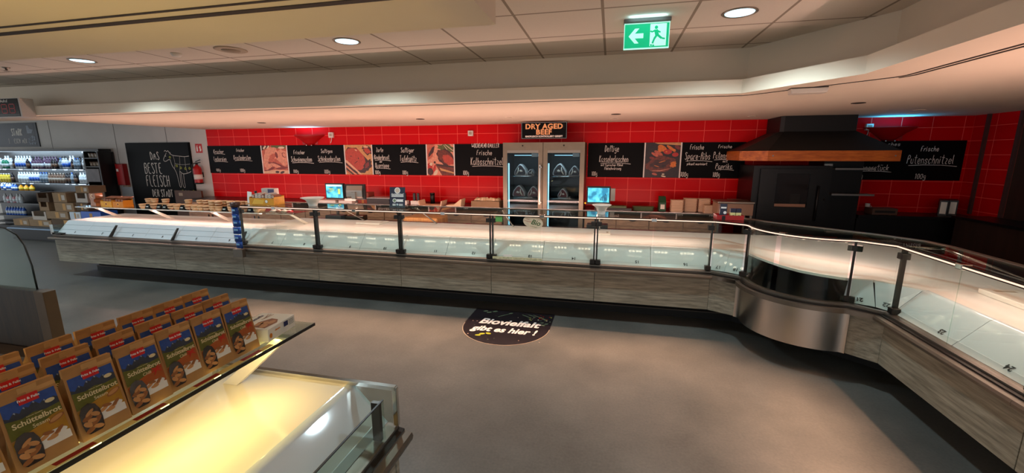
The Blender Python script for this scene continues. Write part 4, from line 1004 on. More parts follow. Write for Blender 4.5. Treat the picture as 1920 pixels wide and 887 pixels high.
back_unit(-.37, .60, 'brown wooden base cabinet right of the steel ageing cabinets'); back_unit(.60, 1.57, 'brown wooden base cabinet below the foam trays', doors=2)
o = MB().box(-8.14, -1.70, 6.52, YW-.005, .86, ZW).build('worktop', 'worktop'); tag(o, 'long dark worktop left of the steel ageing cabinets', 'worktop')
o = MB().box(-.37, 1.90, 6.52, YW-.005, .86, ZW).build('worktop', 'worktop'); tag(o, 'dark worktop between the ageing cabinets and the oven', 'worktop')
t = thing('side_counter', 'black counter in the dark right corner under the far chalkboard', 'counter', (3.95, 6.72, 0))
MB().box(-.56, .86, .03, .46, .06, .88).build('body', 'oven_black', t)
MB().box(-.56, .86, -.01, .46, .881, .925).build('top', 'oven_black', t, bevel=.003)
MB().box(-.56, .86, .07, .46, 0, .059).build('plinth', 'black', t)
t = thing('side_counter', 'dark brown counter running along the right wall', 'counter', (4.40, 4.2, 0))
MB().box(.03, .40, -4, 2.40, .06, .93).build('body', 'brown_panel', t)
MB().box(-.01, .40, -4, 2.42, .931, .965).build('top', 'oven_black', t, bevel=.003)
MB().box(.08, .40, -4, 2.38, 0, .059).build('plinth', 'black', t)
# wooden chopping block on its stand
t = thing('chopping_block', 'thick wooden butcher block behind the counter, below the knife stand', 'chopping block', (-2.78, 5.98, 0))
MB().box(-.27, .29, -.22, .22, .66, .82).build('block', 'block_wood', t, bevel=.025)
for sx in (-1, 1):
    for sy in (-1, 1): MB().box(.01+sx*.22-.03, .01+sx*.22+.03, sy*.16-.03, sy*.16+.03, 0, .659).build('leg', 'cabinet_wood', t)

# ------------------------------------------------------------------ things on the back worktop
def foam_stack(x, y, n, label, m, w=.085, d=.06, pitch=.020):
    for k in range(n):
        z = ZW+.0005+k*pitch
        b = MB(); lv = [(1, 0), (1.12, pitch-.004), (1.16, pitch-.003), (1.16, pitch-.0012)]
        for s, zz in lv: b.v += [(-w*s+.012, -d*s, zz), (w*s-.012, -d*s, zz), (w*s, -d*s+.012, zz), (w*s, d*s-.012, zz), (w*s-.012, d*s, zz), (-w*s+.012, d*s, zz), (-w*s, d*s-.012, zz), (-w*s, -d*s+.012, zz)]
        for i in range(3):
            for q in range(8): b.f.append([i*8+q, i*8+(q+1) % 8, i*8+8+(q+1) % 8, i*8+8+q]); b.m.append(0); b.s.append(False)
        b.f += [list(range(8))[::-1], list(range(24, 32))]; b.m += [0, 0]; b.s += [False, False]
        o = b.build('foam_tray', m, None, (x, y, z), (0, 0, 0))
        tag(o, label, 'tray', label.replace('foam tray in the', 'trays of the'))
mat('foam', (226, 196, 166), .7); mat('foam_grey', (150, 128, 112), .5); mat('foam_dark', (120, 60, 50), .5)
foam_stack(1.00, 6.72, 9, 'cream foam tray in the first stack by the green file box', 'foam', .082)
foam_stack(1.20, 6.80, 10, 'cream foam tray in the tall second stack', 'foam')
foam_stack(1.395, 6.80, 10, 'cream foam tray in the tall third stack', 'foam', .075)
foam_stack(1.44, 6.63, 6, 'cream foam tray in the low front stack', 'foam', .072)
foam_stack(1.62, 6.72, 8, 'cream foam tray in the fifth stack, beside the clear lids', 'foam', .07)
foam_stack(1.82, 6.80, 10, 'clear plastic lid tray in the grey stack by the oven', 'foam_grey', .085)
foam_stack(.52, 6.80, 3, 'low green tray in the small stack under the Kasseler board', mat('tray_green', (84, 104, 70), .6) and 'tray_green', .14)
t = thing('file_box', 'dark green upright file box left of the foam tray stacks', 'box', (.80, 6.84, ZW+.001))
MB().ext([(-.10, 0), (.10, 0), (.10, .215), (.0, .215), (-.10, .13)], -.05, .05, 'x').build('case', mat('file_green', (24, 78, 50), .5), t, bevel=.003)
MB().box(-.03, .03, -.103, -.1005, .03, .10).build('label', 'white_paint', t)
t = thing('cardboard_box', 'open brown carton with paper in it, left of the ageing cabinets', 'box', (-1.99, 6.72, ZW+.001))
b = MB().box(-.24, .24, -.14, -.132, 0, .10).box(-.24, .24, .132, .14, 0, .10).box(-.24, -.232, -.131, .131, 0, .10).box(.232, .24, -.131, .131, 0, .10).box(-.231, .231, -.131, .131, 0, .008); b.build('carton', 'cardboard', t)
b = MB()
for k in range(7): b.blob((-.18+.06*k, random.uniform(-.05, .05), .10), (.05, .06, .045), 0, k, .3, 10, 7)
b.build('crumpled_paper', mat('paper_cream', (226, 200, 164), .8), t)['kind'] = 'stuff'
t = thing('paper_tray', 'pale open paper tray between knife stand and brown carton', 'tray', (-2.95, 6.66, ZW+.001))
MB().ext([(-.20, 0), (.20, 0), (.22, .09), (.20, .09), (.185, .012), (-.185, .012), (-.20, .09), (-.22, .09)], -.12, .12, 'y').build('tray', 'foam', t)
t = thing('paper_tray', 'pale folded paper sheet leaning at the right of the paper tray', 'paper', (-2.55, 6.66, ZW+.001))
MB().ext([(-.12, 0), (.14, 0), (.16, .12), (.14, .125), (.02, .03), (-.12, .02)], -.10, .10, 'y').build('sheet', 'paper_cream', t)
for k, x in enumerate((-3.52, -3.27)):
    t = thing('knife_stand', ['left white knife stand with two black handled knives', 'right white knife stand with two black handled knives'][k], 'knife stand', (x, 6.70, ZW+.001), 0, 'knife stands on the back worktop')
    MB().box(-.09, .09, -.05, .05, 0, .07).build('stand', 'white_plastic', t, bevel=.006)
    for s in (-.035, .035): MB().box(s-.022, s+.022, -.016, .016, .0705, .20).build('knife_handle', 'black', t, bevel=.006)
t = thing('spice_tin', 'dark lidded tin right of the knife stands', 'tin', (-3.07, 6.93, ZW+.001)); MB().lathe([(.04, 0), (.04, .15), (.036, .155)], n=18).build('tin', 'black', t); MB().lathe([(.042, 0), (.042, .03), (.036, .034)], (0, 0, .156), 18).build('lid', 'dark_metal', t)
t = thing('storage_box', 'black flat storage box behind the award card', 'box', (-3.95, 6.72, ZW+.001)); MB().box(-.22, .22, -.13, .13, 0, .10).build('tub', 'black', t, bevel=.008); MB().box(-.225, .225, -.135, .135, .1005, .112).build('lid', 'strip_grey', t, bevel=.003)
t = thing('cardboard_box', 'closed brownish red box partly behind the award card', 'box', (-4.32, 6.80, ZW+.001)); MB().box(-.12, .12, -.10, .10, 0, .19).build('carton', mat('box_brownred', (140, 62, 48), .7), t, bevel=.002); MB().box(-.02, .02, -.1008, -.1, 0, .19).build('tape', 'kraft', t)
for k, (x, w) in enumerate(((-5.02, .24), (-4.60, .14))):
    t = thing('cutting_board', ['long white cutting board lying on the back worktop behind the screens', 'short white cutting board lying left of the award card'][k], 'cutting board', (x, 6.70, ZW+.001))
    MB().box(-w, w, -.12, .12, 0, .05).build('board', 'white_plastic', t, bevel=.008); MB().box(w-.06, w-.03, -.04, .04, .0501, .0506).build('grip_slot', 'beige', t)
t = thing('equipment_box', 'brown metal box on feet beside the oven, behind the red tray', 'appliance', (1.75, 6.42, 0))
t.location = (1.49, 6.33, 0)
MB().box(-.04, .40, -.16, .16, .94, 1.10).build('case', mat('case_brown', (150, 116, 94), .4), t, bevel=.006)
MB().box(-.05, .41, -.17, .17, 1.1005, 1.125).build('lid', 'brushed', t, bevel=.004)
for x in (-.02, .38):
    for y in (-.14, .14): MB().box(x-.012, x+.012, y-.012, y+.012, 0, .939).build('leg', 'brushed', t)
t = thing('paper_strip', 'small dark rack of paper strips standing before the foam trays', 'rack', (.06, 6.70, ZW+.001)); MB().box(-.28, .28, -.10, .10, 0, .045).build('rack', 'black', t, bevel=.004); MB().box(-.12, .20, -.08, .08, .0455, .07).build('strips', 'tray_green', t)
# ring binders in the dark corner
for k, (x, y) in enumerate(((4.48, 6.93), (4.60, 6.95))):
    t = thing('ring_binder', ['left black ring binder with white spine label in the dark corner', 'right black ring binder with white spine label in the dark corner'][k], 'binder', (x, y, .926), 0, 'ring binders')
    t.rotation_euler = (0, 0, math.radians(-30))
    MB().box(-.045, .045, -.12, .12, 0, .215).build('cover', 'black', t, bevel=.004); MB().box(-.030, .030, -.1212, -.1202, .03, .19).build('spine_label', 'white_paint', t)
t = thing('serving_tray', 'brown tray on the black counter under the far chalkboard', 'tray', (3.72, 6.86, .926)); MB().box(-.15, .15, -.10, .10, 0, .09).build('tray', mat('tray_brown', (86, 62, 50), .5), t, bevel=.006); MB().box(-.12, .12, -.101, -.1, .03, .06).build('grip', 'black', t)
t = thing('cup', 'tiny white cup on the black counter under the far chalkboard', 'cup', (3.64, 7.03, .926)); MB().lathe([(.022, 0), (.03, .13), (.026, .13), (.02, .01)], n=16).build('cup', 'white_plastic', t); MB().tube([(.028, 0, .10), (.05, 0, .09), (.048, 0, .05), (.024, 0, .04)], .005, 6).build('handle', 'white_plastic', t)

# ------------------------------------------------------------------ things on the top glass and in the cases
ZG = 1.1305
def scale_screen(x, y, w, h, z0, label, yaw, lit, back=False):
    t = thing('shop_scale', label, 'scale', (x, y, .7905), yaw, 'shop scales')
    MB().box(-.135, .135, -.085, .085, 0, .07).build('base', 'dark_metal', t, bevel=.008)
    MB().tube([(0, .04, .07), (0, .04, z0-.79-.01)], .022, 12).build('pole', 'steel', t)
    sc = MB().box(-w/2, w/2, 0, .045, z0-.79, z0-.79+h).build('screen_housing', 'black', t, bevel=.006)
    if lit:
        m, N, L, b = new_mat('screen_'+label[:6])
        tc = N.new('ShaderNodeTexCoord'); nz = N.new('ShaderNodeTexNoise'); nz.inputs['Scale'].default_value = 9; L.new(tc.outputs['Object'], nz.inputs['Vector'])
        r = ramp(N, [(.42, (28, 120, 160)), (.5, (60, 170, 200)), (.62, (90, 205, 225))]); L.new(nz.outputs['Fac'], r.inputs[0])
        L.new(r.outputs[0], b.inputs['Emission Color']); b.inputs['Emission Strength'].default_value = .8; L.new(r.outputs[0], b.inputs['Base Color']); m.cycles.emission_sampling = 'NONE'
        MB().box(-w/2+.018, w/2-.018, -.0015, 0, z0-.79+.03, z0-.79+h-.02).build('screen', m, sc)
        return t, sc
    # seen from behind: sloped steel back with hinge
    MB().ext([(0, z0-.79+.02), (-.03, z0-.79+.05), (-.03, z0-.79+h*.6), (0, z0-.79+h-.02)], -w*.38, w*.38, 'x').build('back_cover', 'steel', sc)
    MB().box(-.03, .03, -.07, -.031, z0-.79+.01, z0-.79+.12).build('hinge', 'steel', sc, bevel=.006)
    MB().box(-.14, .02, -.06, -.02, z0-.79-.01, z0-.79+.02).build('arm', 'white_plastic', sc)
    return t, sc
t, s = scale_screen(-4.03, 5.53, .314, .245, 1.09, 'lit blue customer screen of the shop scale behind the left white bowl', 0, True)
b = MB()
for x0, x1, z0, z1 in ((-.10, -.02, .445, .455), (-.08, .0, .425, .435), (-.10, -.03, .405, .412), (.06, .10, .37, .45)): b.box(x0, x1, -.0035, -.0028, z0+.015, z1+.015, 0)
b.box(-.13, .13, -.0035, -.0028, .50, .527, 1)
b.build('screen_text', [mat('scr_lime', (170, 216, 120), .5, emit=.6), mat('scr_pale', (190, 226, 232), .5, emit=.7)], s)
scale_screen(-3.70, 5.55, .314, .23, 1.095, 'steel back of the second shop scale screen, right of the lit one', .18, False)
t, s = scale_screen(-.14, 5.53, .306, .235, 1.115, 'lit blue customer screen of the shop scale behind the right white bowl', 0, True)
b = MB()
for k, (x, h) in enumerate(((.02, .03), (.035, .05), (.05, .06), (.07, .07), (.085, .09), (.10, .08))): b.box(x, x+.008, -.0035, -.0028, .375, .375+h)
b.build('screen_art', mat('scr_dark', (20, 60, 90), .5, emit=.3), s)
MB().box(.154, .21, .0, .05, .375, .535).build('card_reader', 'brushed', s)
MB().lathe([(.012, 0), (.010, .01)], n=12).build('warning_light', mat('amber', (230, 160, 30), .4, emit=.4), t, (-.165, -.001, .34), (PI/2, 0, 0))
for k, (x, y) in enumerate(((-3.60, 4.50), (-.075, 4.50))):
    t = thing('bowl', ['white flared bowl on the glass top before the left lit screen', 'white flared bowl on the glass top before the right lit screen'][k], 'bowl', (x, y, ZG), 0, 'white flared bowls')
    MB().lathe([(.055, 0), (.055, .006), (.062, .03), (.085, .07), (.135, .095), (.150, .1005), (.146, .104), (.085, .082), (.06, .04), (.03, .012)], n=36, sx=.95 if k == 0 else .68, sy=.9 if k == 0 else .68).build('bowl', 'white_plastic', t)
# award card in a stand
t = thing('card_stand', 'dark blue award card in a clear stand on the glass top', 'card stand', (-2.475, 4.55, ZG))
lean = math.radians(8)
c = MB().box(-.097, .097, 0, .004, .004, .245).build('card', mat('card_blue', (34, 38, 56), .4), t, (0, 0, 0), (-lean, 0, math.radians(4)))
b = MB()
def disc(b, cx, cz, r, m, y=-.0008, n=22): b.poly([(cx+r*math.cos(2*PI*k/n), y, cz+r*math.sin(2*PI*k/n)) for k in range(n)], m)
disc(b, 0, .205, .036, 0); disc(b, 0, .205, .028, 1, -.0012); disc(b, -.035, .085, .025, 0); disc(b, -.035, .085, .018, 2, -.0012); disc(b, .0, .037, .013, 3)
b.poly([(-.008, -.0008, .07), (.078, -.0008, .07), (.07, -.0008, .085), (.078, -.0008, .10), (-.008, -.0008, .10)], 0)
for z in (.145, .132): b.poly([(-.075, -.0008, z-.004), (.078, -.0008, z-.004), (.078, -.0008, z+.004), (-.075, -.0008, z+.004)], 0)
for z in (.044, .034, .026): b.poly([(-.06, -.0008, z-.003), (-.02, -.0008, z-.003), (-.02, -.0008, z+.002), (-.06, -.0008, z+.002)], 0); b.poly([(.02, -.0008, z-.003), (.07, -.0008, z-.003), (.07, -.0008, z+.002), (.02, -.0008, z+.002)], 0)
b.build('print', ['white_ink', mat('seal_beige', (206, 178, 156), .6), mat('seal_green', (116, 134, 104), .6), 'strip_grey'], c)
text('lettering', 'Ausgezeichnet!', .030, c, (0, -.0009, .161), bold=.0006, shear=.25, ext=.0003, scale=(.86, 1, 1))
MB().box(-.105, .105, -.05, .05, 0, .004).build('foot', 'clear_glass', t); MB().box(-.105, .105, -.012, -.004, .0041, .03).build('clip', 'clear_glass', t)
# red tray with card terminal and boxes
t = thing('tray', 'red tray on the glass top at the corner of the counter', 'tray', (1.125, 4.42, ZG+.0015), 0)
b = MB().box(-.105, .135, -.07, .07, 0, .006).box(-.105, .135, -.07, -.064, .006, .045).box(-.105, .135, .064, .07, .006, .045).box(-.105, -.099, -.064, .064, .006, .045).box(.129, .135, -.064, .064, .006, .045)
b.build('tray', mat('tray_red', (160, 16, 18), .35), t); MB().box(-.06, -.03, -.074, -.0705, .0, .04).build('tab', 'black', t)
t = thing('card_terminal', 'dark payment card terminal standing in the red tray', 'terminal', (1.083, 4.40, ZG+.0081)); MB().box(-.032, .032, -.012, .012, 0, .145).build('case', 'card_blue', t, bevel=.004)
b = MB(); disc(b, .014, .06, .014, 0, -.0126); b.poly([(-.024, -.0126, .10), (.024, -.0126, .10), (.024, -.0126, .115), (-.024, -.0126, .115)], 0); b.poly([(-.024, -.0126, .012), (.02, -.0126, .012), (.02, -.0126, .026), (-.024, -.0126, .026)], 0); b.build('print', 'white_ink', t)
for k, x in enumerate((1.170, 1.220)):
    t = thing('tea_box', ['left cream and dark blue box in the red tray', 'right cream and dark blue box in the red tray'][k], 'box', (x, 4.41, ZG+.0081), 0, 'small boxes in the red tray')
    MB().box(-.022, .022, -.02, .02, 0, .062).build('carton', mat('box_cream', (214, 206, 140), .6), t); MB().box(-.0225, .0225, -.0205, .0205, .0625, .10).build('lid', mat('box_navy', (24, 24, 50), .4), t)
    b = MB(); disc(b, .004, .03, .010, 0, -.0206); b.build('print', 'seal_green', t)
# oval sticker hanging behind the front glass, green note and price strip
t = thing('sticker', 'white oval sticker reading Bio on the front glass below the cabinets', 'sticker', (-.775, 4.2985, 1.052)); t.rotation_euler = (0, math.radians(12), 0)
MB().ext([(.108*math.cos(2*PI*k/32), .066*math.sin(2*PI*k/32)) for k in range(32)], 0, .0012, 'y').build('oval', 'print_cream', t)
text('lettering', 'Bio', .075, t, (.028, -.0004, .0), m=mat('bio_green', (60, 92, 40), .5) and 'bio_green', bold=.0015, shear=.3, ext=.0003)
text('lettering', 'ohne', .018, t, (-.062, -.0004, .020), m='tray_red', ext=.0003)
text('small_lettering', 'Gentechnik', .018, t, (-.056, -.0004, -.002), m='tray_red', ext=.0003)
text('lettering', 'aus der Region', .013, t, (.015, -.0004, -.045), m='bio_green', ext=.0003)
o = MB().box(-1.185, -1.11, 4.2975, 4.2987, 1.045, 1.115).build('note', mat('note_green', (104, 176, 92), .6)); tag(o, 'green paper note on the front glass left of the oval sticker', 'note')
t = thing('label_holder', 'patterned paper strip and price tag inside the glass below the sticker', 'label', (-.93, 4.291, .634))
MB().box(-.29, .26, 0, .003, 0, .028).build('strip', mat('strip_pattern', (206, 200, 160), .6, noise=.25, nscale=40), t); MB().box(-.17, -.07, .0035, .006, .029, .052).build('price_tag', 'white_ink', t)
# white cutting boards on the decks
mat('board_white', (236, 230, 220), .4)
for x, y, w, d, a, lb in ((-3.22, 5.20, .18, .13, .0, 'white cutting board on the deck below the lit screens'), (-.07, 5.10, .10, .11, 0, 'white cutting board on the deck at the right of the ageing cabinets')):
    t = thing('cutting_board', lb, 'cutting board', (x, y, .8158), a); MB().box(-w, w, -d, d, 0, .016).build('board', 'board_white', t, bevel=.005); MB().box(w-.05, w-.025, -.04, .04, .0161, .0166).build('grip_slot', 'beige', t)
t = thing('cutting_board', 'large white cutting board lying on the right hand deck', 'cutting board', (2.60, 3.18, .8158), 0); MB().box(-.11, .11, -.52, .22, 0, .035).build('board', 'board_white', t, bevel=.005); MB().box(-.06, .06, .15, .18, .0351, .0356).build('grip_slot', 'beige', t)

# blue pouches hanging from a strip on the first post
t = thing('display_strip', 'hanging strip for the blue pouches at the left end of the glass front', 'display strip', (-4.475, 4.19, 0))
MB().box(-.008, .008, .012, .018, .60, 1.19).build('strip', 'white_plastic', t); MB().box(-.07, .07, -.03, .020, .50, .60).build('bracket', 'rail', t)
MB().lathe([(.05, 0), (.055, .02), (.055, .06)], (0, .02, 1.125), 18).build('top_cup', mat('cup_brown', (66, 36, 30), .4), t)
mat('pouch_blue', (18, 64, 140), .25, noise=.2, nscale=30); mat('pouch_light', (120, 170, 210), .4)
def pouch_mesh():
    b = MB(); n = 6; lv = [(0, .050, .002), (.012, .056, .010), (.045, .056, .020), (.075, .055, .012), (.088, .054, .002)]
    for z, w, d in lv: b.v += [(-w, 0, z), (-w*.5, -d*.8, z), (0, -d, z), (w*.5, -d*.8, z), (w, 0, z), (0, d*.3, z)]
    for i in range(4):
        for k in range(6): b.f.append([i*6+k, i*6+(k+1) % 6, i*6+6+(k+1) % 6, i*6+6+k]); b.m.append(0); b.s.append(True)
    b.f += [list(range(6))[::-1], list(range(24, 30))]; b.m += [0, 0]; b.s += [False, False]
    return b
pm = pouch_mesh().mesh('pouch', 'pouch_blue')
pl_ = MB().box(-.022, .026, -.0235, -.0195, .045, .066).mesh('print', 'pouch_light')
nmz = ['topmost', 'second from the top', 'third from the top', 'fourth from the top', 'fifth from the top', 'lowest']
for k, z in enumerate((1.035, .955, .880, .790, .690, .607)):
    t = thing('snack_pouch', 'blue snack pouch, %s of the hanging strip' % nmz[k], 'pouch', (-4.475+random.uniform(-.006, .006), 4.195, z), random.uniform(-.1, .1), 'blue pouches on the strip')
    for nm_, me in (('pouch', pm), ('print', pl_)):
        o = bpy.data.objects.new(nm_, me); COL.objects.link(o); o.parent = t

# snack cartons on the glass top beside the pouches
t = thing('snack_carton', 'yellow open carton of snack packets on the glass top', 'carton', (-4.28, 4.52, ZG))
b = MB().box(-.20, .17, -.09, -.085, 0, .085).box(-.20, .17, .085, .09, 0, .11).box(-.20, -.195, -.085, .085, 0, .10).box(.165, .17, -.085, .085, 0, .10).box(-.195, .165, -.085, .085, 0, .006)
b.build('carton', mat('carton_yellow', (222, 150, 30), .5, noise=.12, nscale=20), t)
b = MB(); disc(b, .06, .045, .025, 1, -.0912); disc(b, .06, .045, .018, 0, -.0916); b.poly([(-.16, -.0912, .01), (.0, -.0912, .01), (.03, -.0912, .06), (-.12, -.0912, .075)], 2); b.build('print', ['white_ink', 'kraft', mat('print_amber', (240, 184, 70), .5)], t)
mat('packet_grey', (186, 176, 168), .4, noise=.15, nscale=30); mat('packet_brown', (146, 86, 60), .4, noise=.2, nscale=30)
for k in range(7):
    p = thing('snack_packet', ['snack packet standing in the yellow carton, %s from the left' % ORD[k]][0], 'packet', (-4.445+.050*k, 4.52, ZG+.007), 0, 'packets in the yellow carton')
    b = MB().ext([(-.020, 0), (.020, 0), (.024, .09), (.018, .115+.02*(k % 2)), (-.016, .125+.01*(k % 3)), (-.024, .09)], -.06, .06, 'y'); b.build('packet', 'packet_grey' if k % 3 else 'packet_brown', p, bevel=.006)
    b = MB(); disc(b, .0, .098, .014, 0, -.0612); disc(b, .0, .098, .008, 1, -.0616); b.build('print', ['white_ink', 'kraft'], p)
t = thing('snack_box', 'tall grey and blue box behind the yellow carton', 'box', (-4.40, 4.70, ZG)); MB().box(-.10, .10, -.04, .04, 0, .19).build('carton', 'packet_grey', t, bevel=.003); MB().box(0, .095, -.0412, -.0402, .12, .18).build('print', mat('print_slate', (70, 74, 110), .5), t)
t = thing('leaflet_holder', 'white leaflet and small bottle picture left of the yellow carton', 'leaflet', (-4.62+.02, 4.56, ZG)); t.rotation_euler = (0, .12, 0); MB().box(-.045, .02, 0, .006, 0, .15).build('leaflet', 'white_ink', t)
t = thing('sauce_bottle', 'small dark red bottle between the white leaflet and the yellow carton', 'bottle', (-4.535, 4.60, ZG)); MB().lathe([(.026, 0), (.03, .01), (.03, .09), (.014, .12), (.014, .135)], n=18).build('bottle', mat('sauce_red', (110, 30, 22), .3), t); MB().lathe([(.016, 0), (.016, .025)], (0, 0, .1355), 14).build('cap', 'black', t); b = MB(); b.lathe([(.0304, .025), (.0304, .075)], n=18); b.build('paper_label', 'meat_fat', t)

# ------------------------------------------------------------------ left end: poster door, chiller, cartons, jars
t = struct(MB().box(-10.33, -8.60, YW-.03, YW, 0, 2.017).build('door_1', 'board'))
P = thing('poster', 'black poster door with chalk writing and a cow drawing', 'poster', (-9.465, YW-.032, 0)); cx = -9.465
MB().box(-.845, .845, -.004, 0, .03, 2.0).build('panel', 'board', P)
b = MB()
def block(txt, x, z, h, w): chalk(b, txt, x-cx, z, h, w, y=-.0052, lw=.016, seed=5, jit=.1, shear=0)
block('DAS', -9.55, 1.74, .16, .26); block('BESTE', -9.65, 1.475, .22, .50); block('FLEISCH', -9.57, 1.205, .235, .66); block('DER STADT', -9.49, .94, .15, .58)
b.build('chalk_lettering', 'chalk', P)
b = MB()
def line(pts, lw=.007):
    q = [Vector((x-cx, z)) for x, z in pts]
    for _ in range(2):
        r = [q[0]]
        for a, c in zip(q, q[1:]): r += [a*.75+c*.25, a*.25+c*.75]
        q = r+[q[-1]]
    L = []; R = []
    for i in range(len(q)):
        d = (q[min(i+1, len(q)-1)]-q[max(i-1, 0)]); d = d.normalized() if d.length else Vector((1, 0)); L.append((q[i].x-d.y*lw/2, -.0052, q[i].y+d.x*lw/2)); R.append((q[i].x+d.y*lw/2, -.0052, q[i].y-d.x*lw/2))
    n = len(q); b.add(L+R, [(i, n+i, n+i+1, i+1) for i in range(n-1)])
line([(-9.27, 1.83), (-9.24, 1.86), (-9.20, 1.82), (-9.17, 1.86), (-9.14, 1.80), (-9.06, 1.745), (-8.90, 1.735), (-8.75, 1.72), (-8.63, 1.735)], .010)
line([(-9.22, 1.80), (-9.27, 1.74), (-9.33, 1.66), (-9.30, 1.62), (-9.24, 1.63), (-9.20, 1.66), (-9.14, 1.66)], .010); line([(-9.16, 1.82), (-9.10, 1.81), (-9.13, 1.77)])
line([(-9.14, 1.66), (-9.12, 1.54), (-9.06, 1.46), (-9.02, 1.38), (-9.00, 1.20), (-8.99, 1.08), (-8.94, 1.08), (-8.95, 1.24), (-8.93, 1.42)], .009)
line([(-8.93, 1.42), (-8.86, 1.36), (-8.76, 1.37), (-8.66, 1.40), (-8.63, 1.42)], .010); line([(-8.90, 1.37), (-8.91, 1.22), (-8.89, 1.07), (-8.84, 1.07), (-8.85, 1.2), (-8.84, 1.36)], .008)
line([(-9.05, 1.74), (-9.02, 1.60), (-9.06, 1.47)], .005); line([(-8.88, 1.73), (-8.90, 1.56), (-8.93, 1.42)], .005); line([(-8.75, 1.72), (-8.76, 1.55), (-8.74, 1.38)], .005); line([(-9.03, 1.58), (-8.85, 1.55), (-8.63, 1.57)], .005)
line([(-9.26, 1.74), (-9.24, 1.73)], .014)
b.build('cow_drawing', 'chalk', P)
b = MB()
for x, z in ((-9.14, 1.71), (-8.99, 1.53), (-8.89, 1.49), (-8.77, 1.475), (-8.66, 1.48), (-8.93, 1.00), (-8.93, .93), (-8.92, .86), (-8.91, .79), (-8.64, 1.00), (-8.64, .92)): disc(b, x-cx, z, .026, 0, -.0056); disc(b, x-cx, z, .012, 1, -.006)
b.build('number_dots', [mat('dot_lime', (170, 176, 50), .6), 'board'], P)
b = MB()
for k, w in enumerate(('Schulter', 'Hochrippe', 'Filet', 'Keule')): chalk(b, w, -8.79-cx+.012*k, 1.00-.07*k, .035, .15, y=-.0052, lw=.005, seed=k)
b.build('legend_lettering', 'chalk', P)
# low brown partition with a small plate beside the poster
t = thing('low_partition', 'low brown partition board between the poster and the tiles', 'partition', (-8.56, 6.95, 0)); MB().box(-.33, .36, 0, .04, 0, 1.03).build('board', mat('partition_brown', (92, 66, 52), .5, noise=.1, nscale=5), t); MB().box(-.22, -.12, -.003, 0, .92, .98).build('plate', 'beige', t)
# fire extinguisher, its sign, the red box
t = thing('fire_extinguisher', 'red fire extinguisher with black head hanging on the white wall strip', 'fire extinguisher', (-8.375, 7.09, 0))
MB().lathe([(.05, 1.16), (.074, 1.168), (.076, 1.20), (.076, 1.47), (.066, 1.51), (.03, 1.54), (.024, 1.56)], n=24).build('cylinder', 'red_paint', t)
b = MB().lathe([(.022, 1.561), (.026, 1.60)], n=14); b.ext([(-.03, 1.60), (.09, 1.615), (.10, 1.60), (.02, 1.585), (-.03, 1.58)], -.012, .012, 'y'); b.build('valve_head', 'black', t)
MB().ext([(-.02, 1.625), (.10, 1.665), (.105, 1.655), (-.02, 1.61)], -.010, .010, 'y').build('lever', 'black', t)
MB().tube([(-.03, -.02, 1.59), (-.085, -.03, 1.56), (-.09, -.03, 1.40), (-.085, -.03, 1.24)], .011, 8).build('hose', 'black', t)
MB().lathe([(.0768, 1.26), (.0768, 1.36)], n=24).build('paper_label', 'white_ink', t); MB().lathe([(.077, 1.163), (.078, 1.19)], n=24).build('foot_ring', 'black', t); MB().box(-.02, .02, .077, .11, 1.30, 1.40).build('wall_bracket', 'black', t)
t = thing('fire_sign', 'red sign with white pictograms above the fire extinguisher', 'sign', (-8.385, YW-.004, 1.80)); MB().box(-.085, .085, 0, .004, 0, .185).build('plate', 'sign_red', t)
b = MB(); b.poly([(-.06, -.0008, .03), (-.025, -.0008, .03), (-.025, -.0008, .12), (-.06, -.0008, .12)]); b.poly([(-.055, -.0008, .125), (-.02, -.0008, .14), (-.02, -.0008, .15), (-.055, -.0008, .145)]); b.poly([(.015, -.0008, .03), (.055, -.0008, .035), (.065, -.0008, .08), (.05, -.0008, .09), (.055, -.0008, .13), (.035, -.0008, .15), (.01, -.0008, .11), (.025, -.0008, .08)]); b.build('pictograms', 'white_ink', t)
t = thing('fire_box', 'narrow dark red wall box left of the black poster door', 'fire alarm box', (-10.52, YW-.001, 1.10)); MB().box(-.105, .105, -.10, 0, 0, .47).build('case', mat('box_red', (138, 14, 18), .4), t, bevel=.004); MB().box(-.085, .085, -.104, -.1002, .02, .45).build('door', 'red_paint', t, bevel=.002); MB().box(-.08, -.02, -.1048, -.1042, .30, .36).build('label', 'white_ink', t); MB().box(.0, .105, -.06, 0, -.035, -.0005).build('cable_box', 'beige', t)
o = MB().box(-10.66, -10.345, YW-.02, YW-.001, .02, 1.055).build('wall_panel', mat('panel_pale', (188, 202, 210), .5)); tag(o, 'pale blue white wall panel below the red fire box', 'panel')
# board sign high on the wall
t = thing('wall_sign', 'dark board sign reading STARK high on the wall at the left edge', 'sign', (-13.60, YW-.02, 1.955)); MB().box(-.70, .68, 0, .02, 0, .54).build('board', mat('sign_slate', (42, 50, 60), .5), t)
b = MB(); chalk(b, 'STARK', .02, .33, .15, .36, y=-.001, lw=.020, seed=2, jit=.1); chalk(b, 'IM GESCHMACK', .0, .13, .10, .62, y=-.001, lw=.010, seed=2, jit=.1); b.build('lettering', 'chalk', t)
b = MB().box(.33, .60, -.0015, 0, .02, .52, 0); b.poly([(.36, -.003, .30), (.50, -.003, .30), (.56, -.003, .38), (.46, -.003, .40), (.42, -.003, .48), (.37, -.003, .47)], 1)
rnd = random.Random(4)
for k in range(26): disc(b, rnd.uniform(.36, .58), rnd.uniform(.05, .25), rnd.uniform(.01, .026), 1, -.003-.00004*k, 7)
b.build('printed_picture', ['sign_slate', mat('photo_grey', (128, 138, 150), .6, noise=.3, nscale=30)], t)

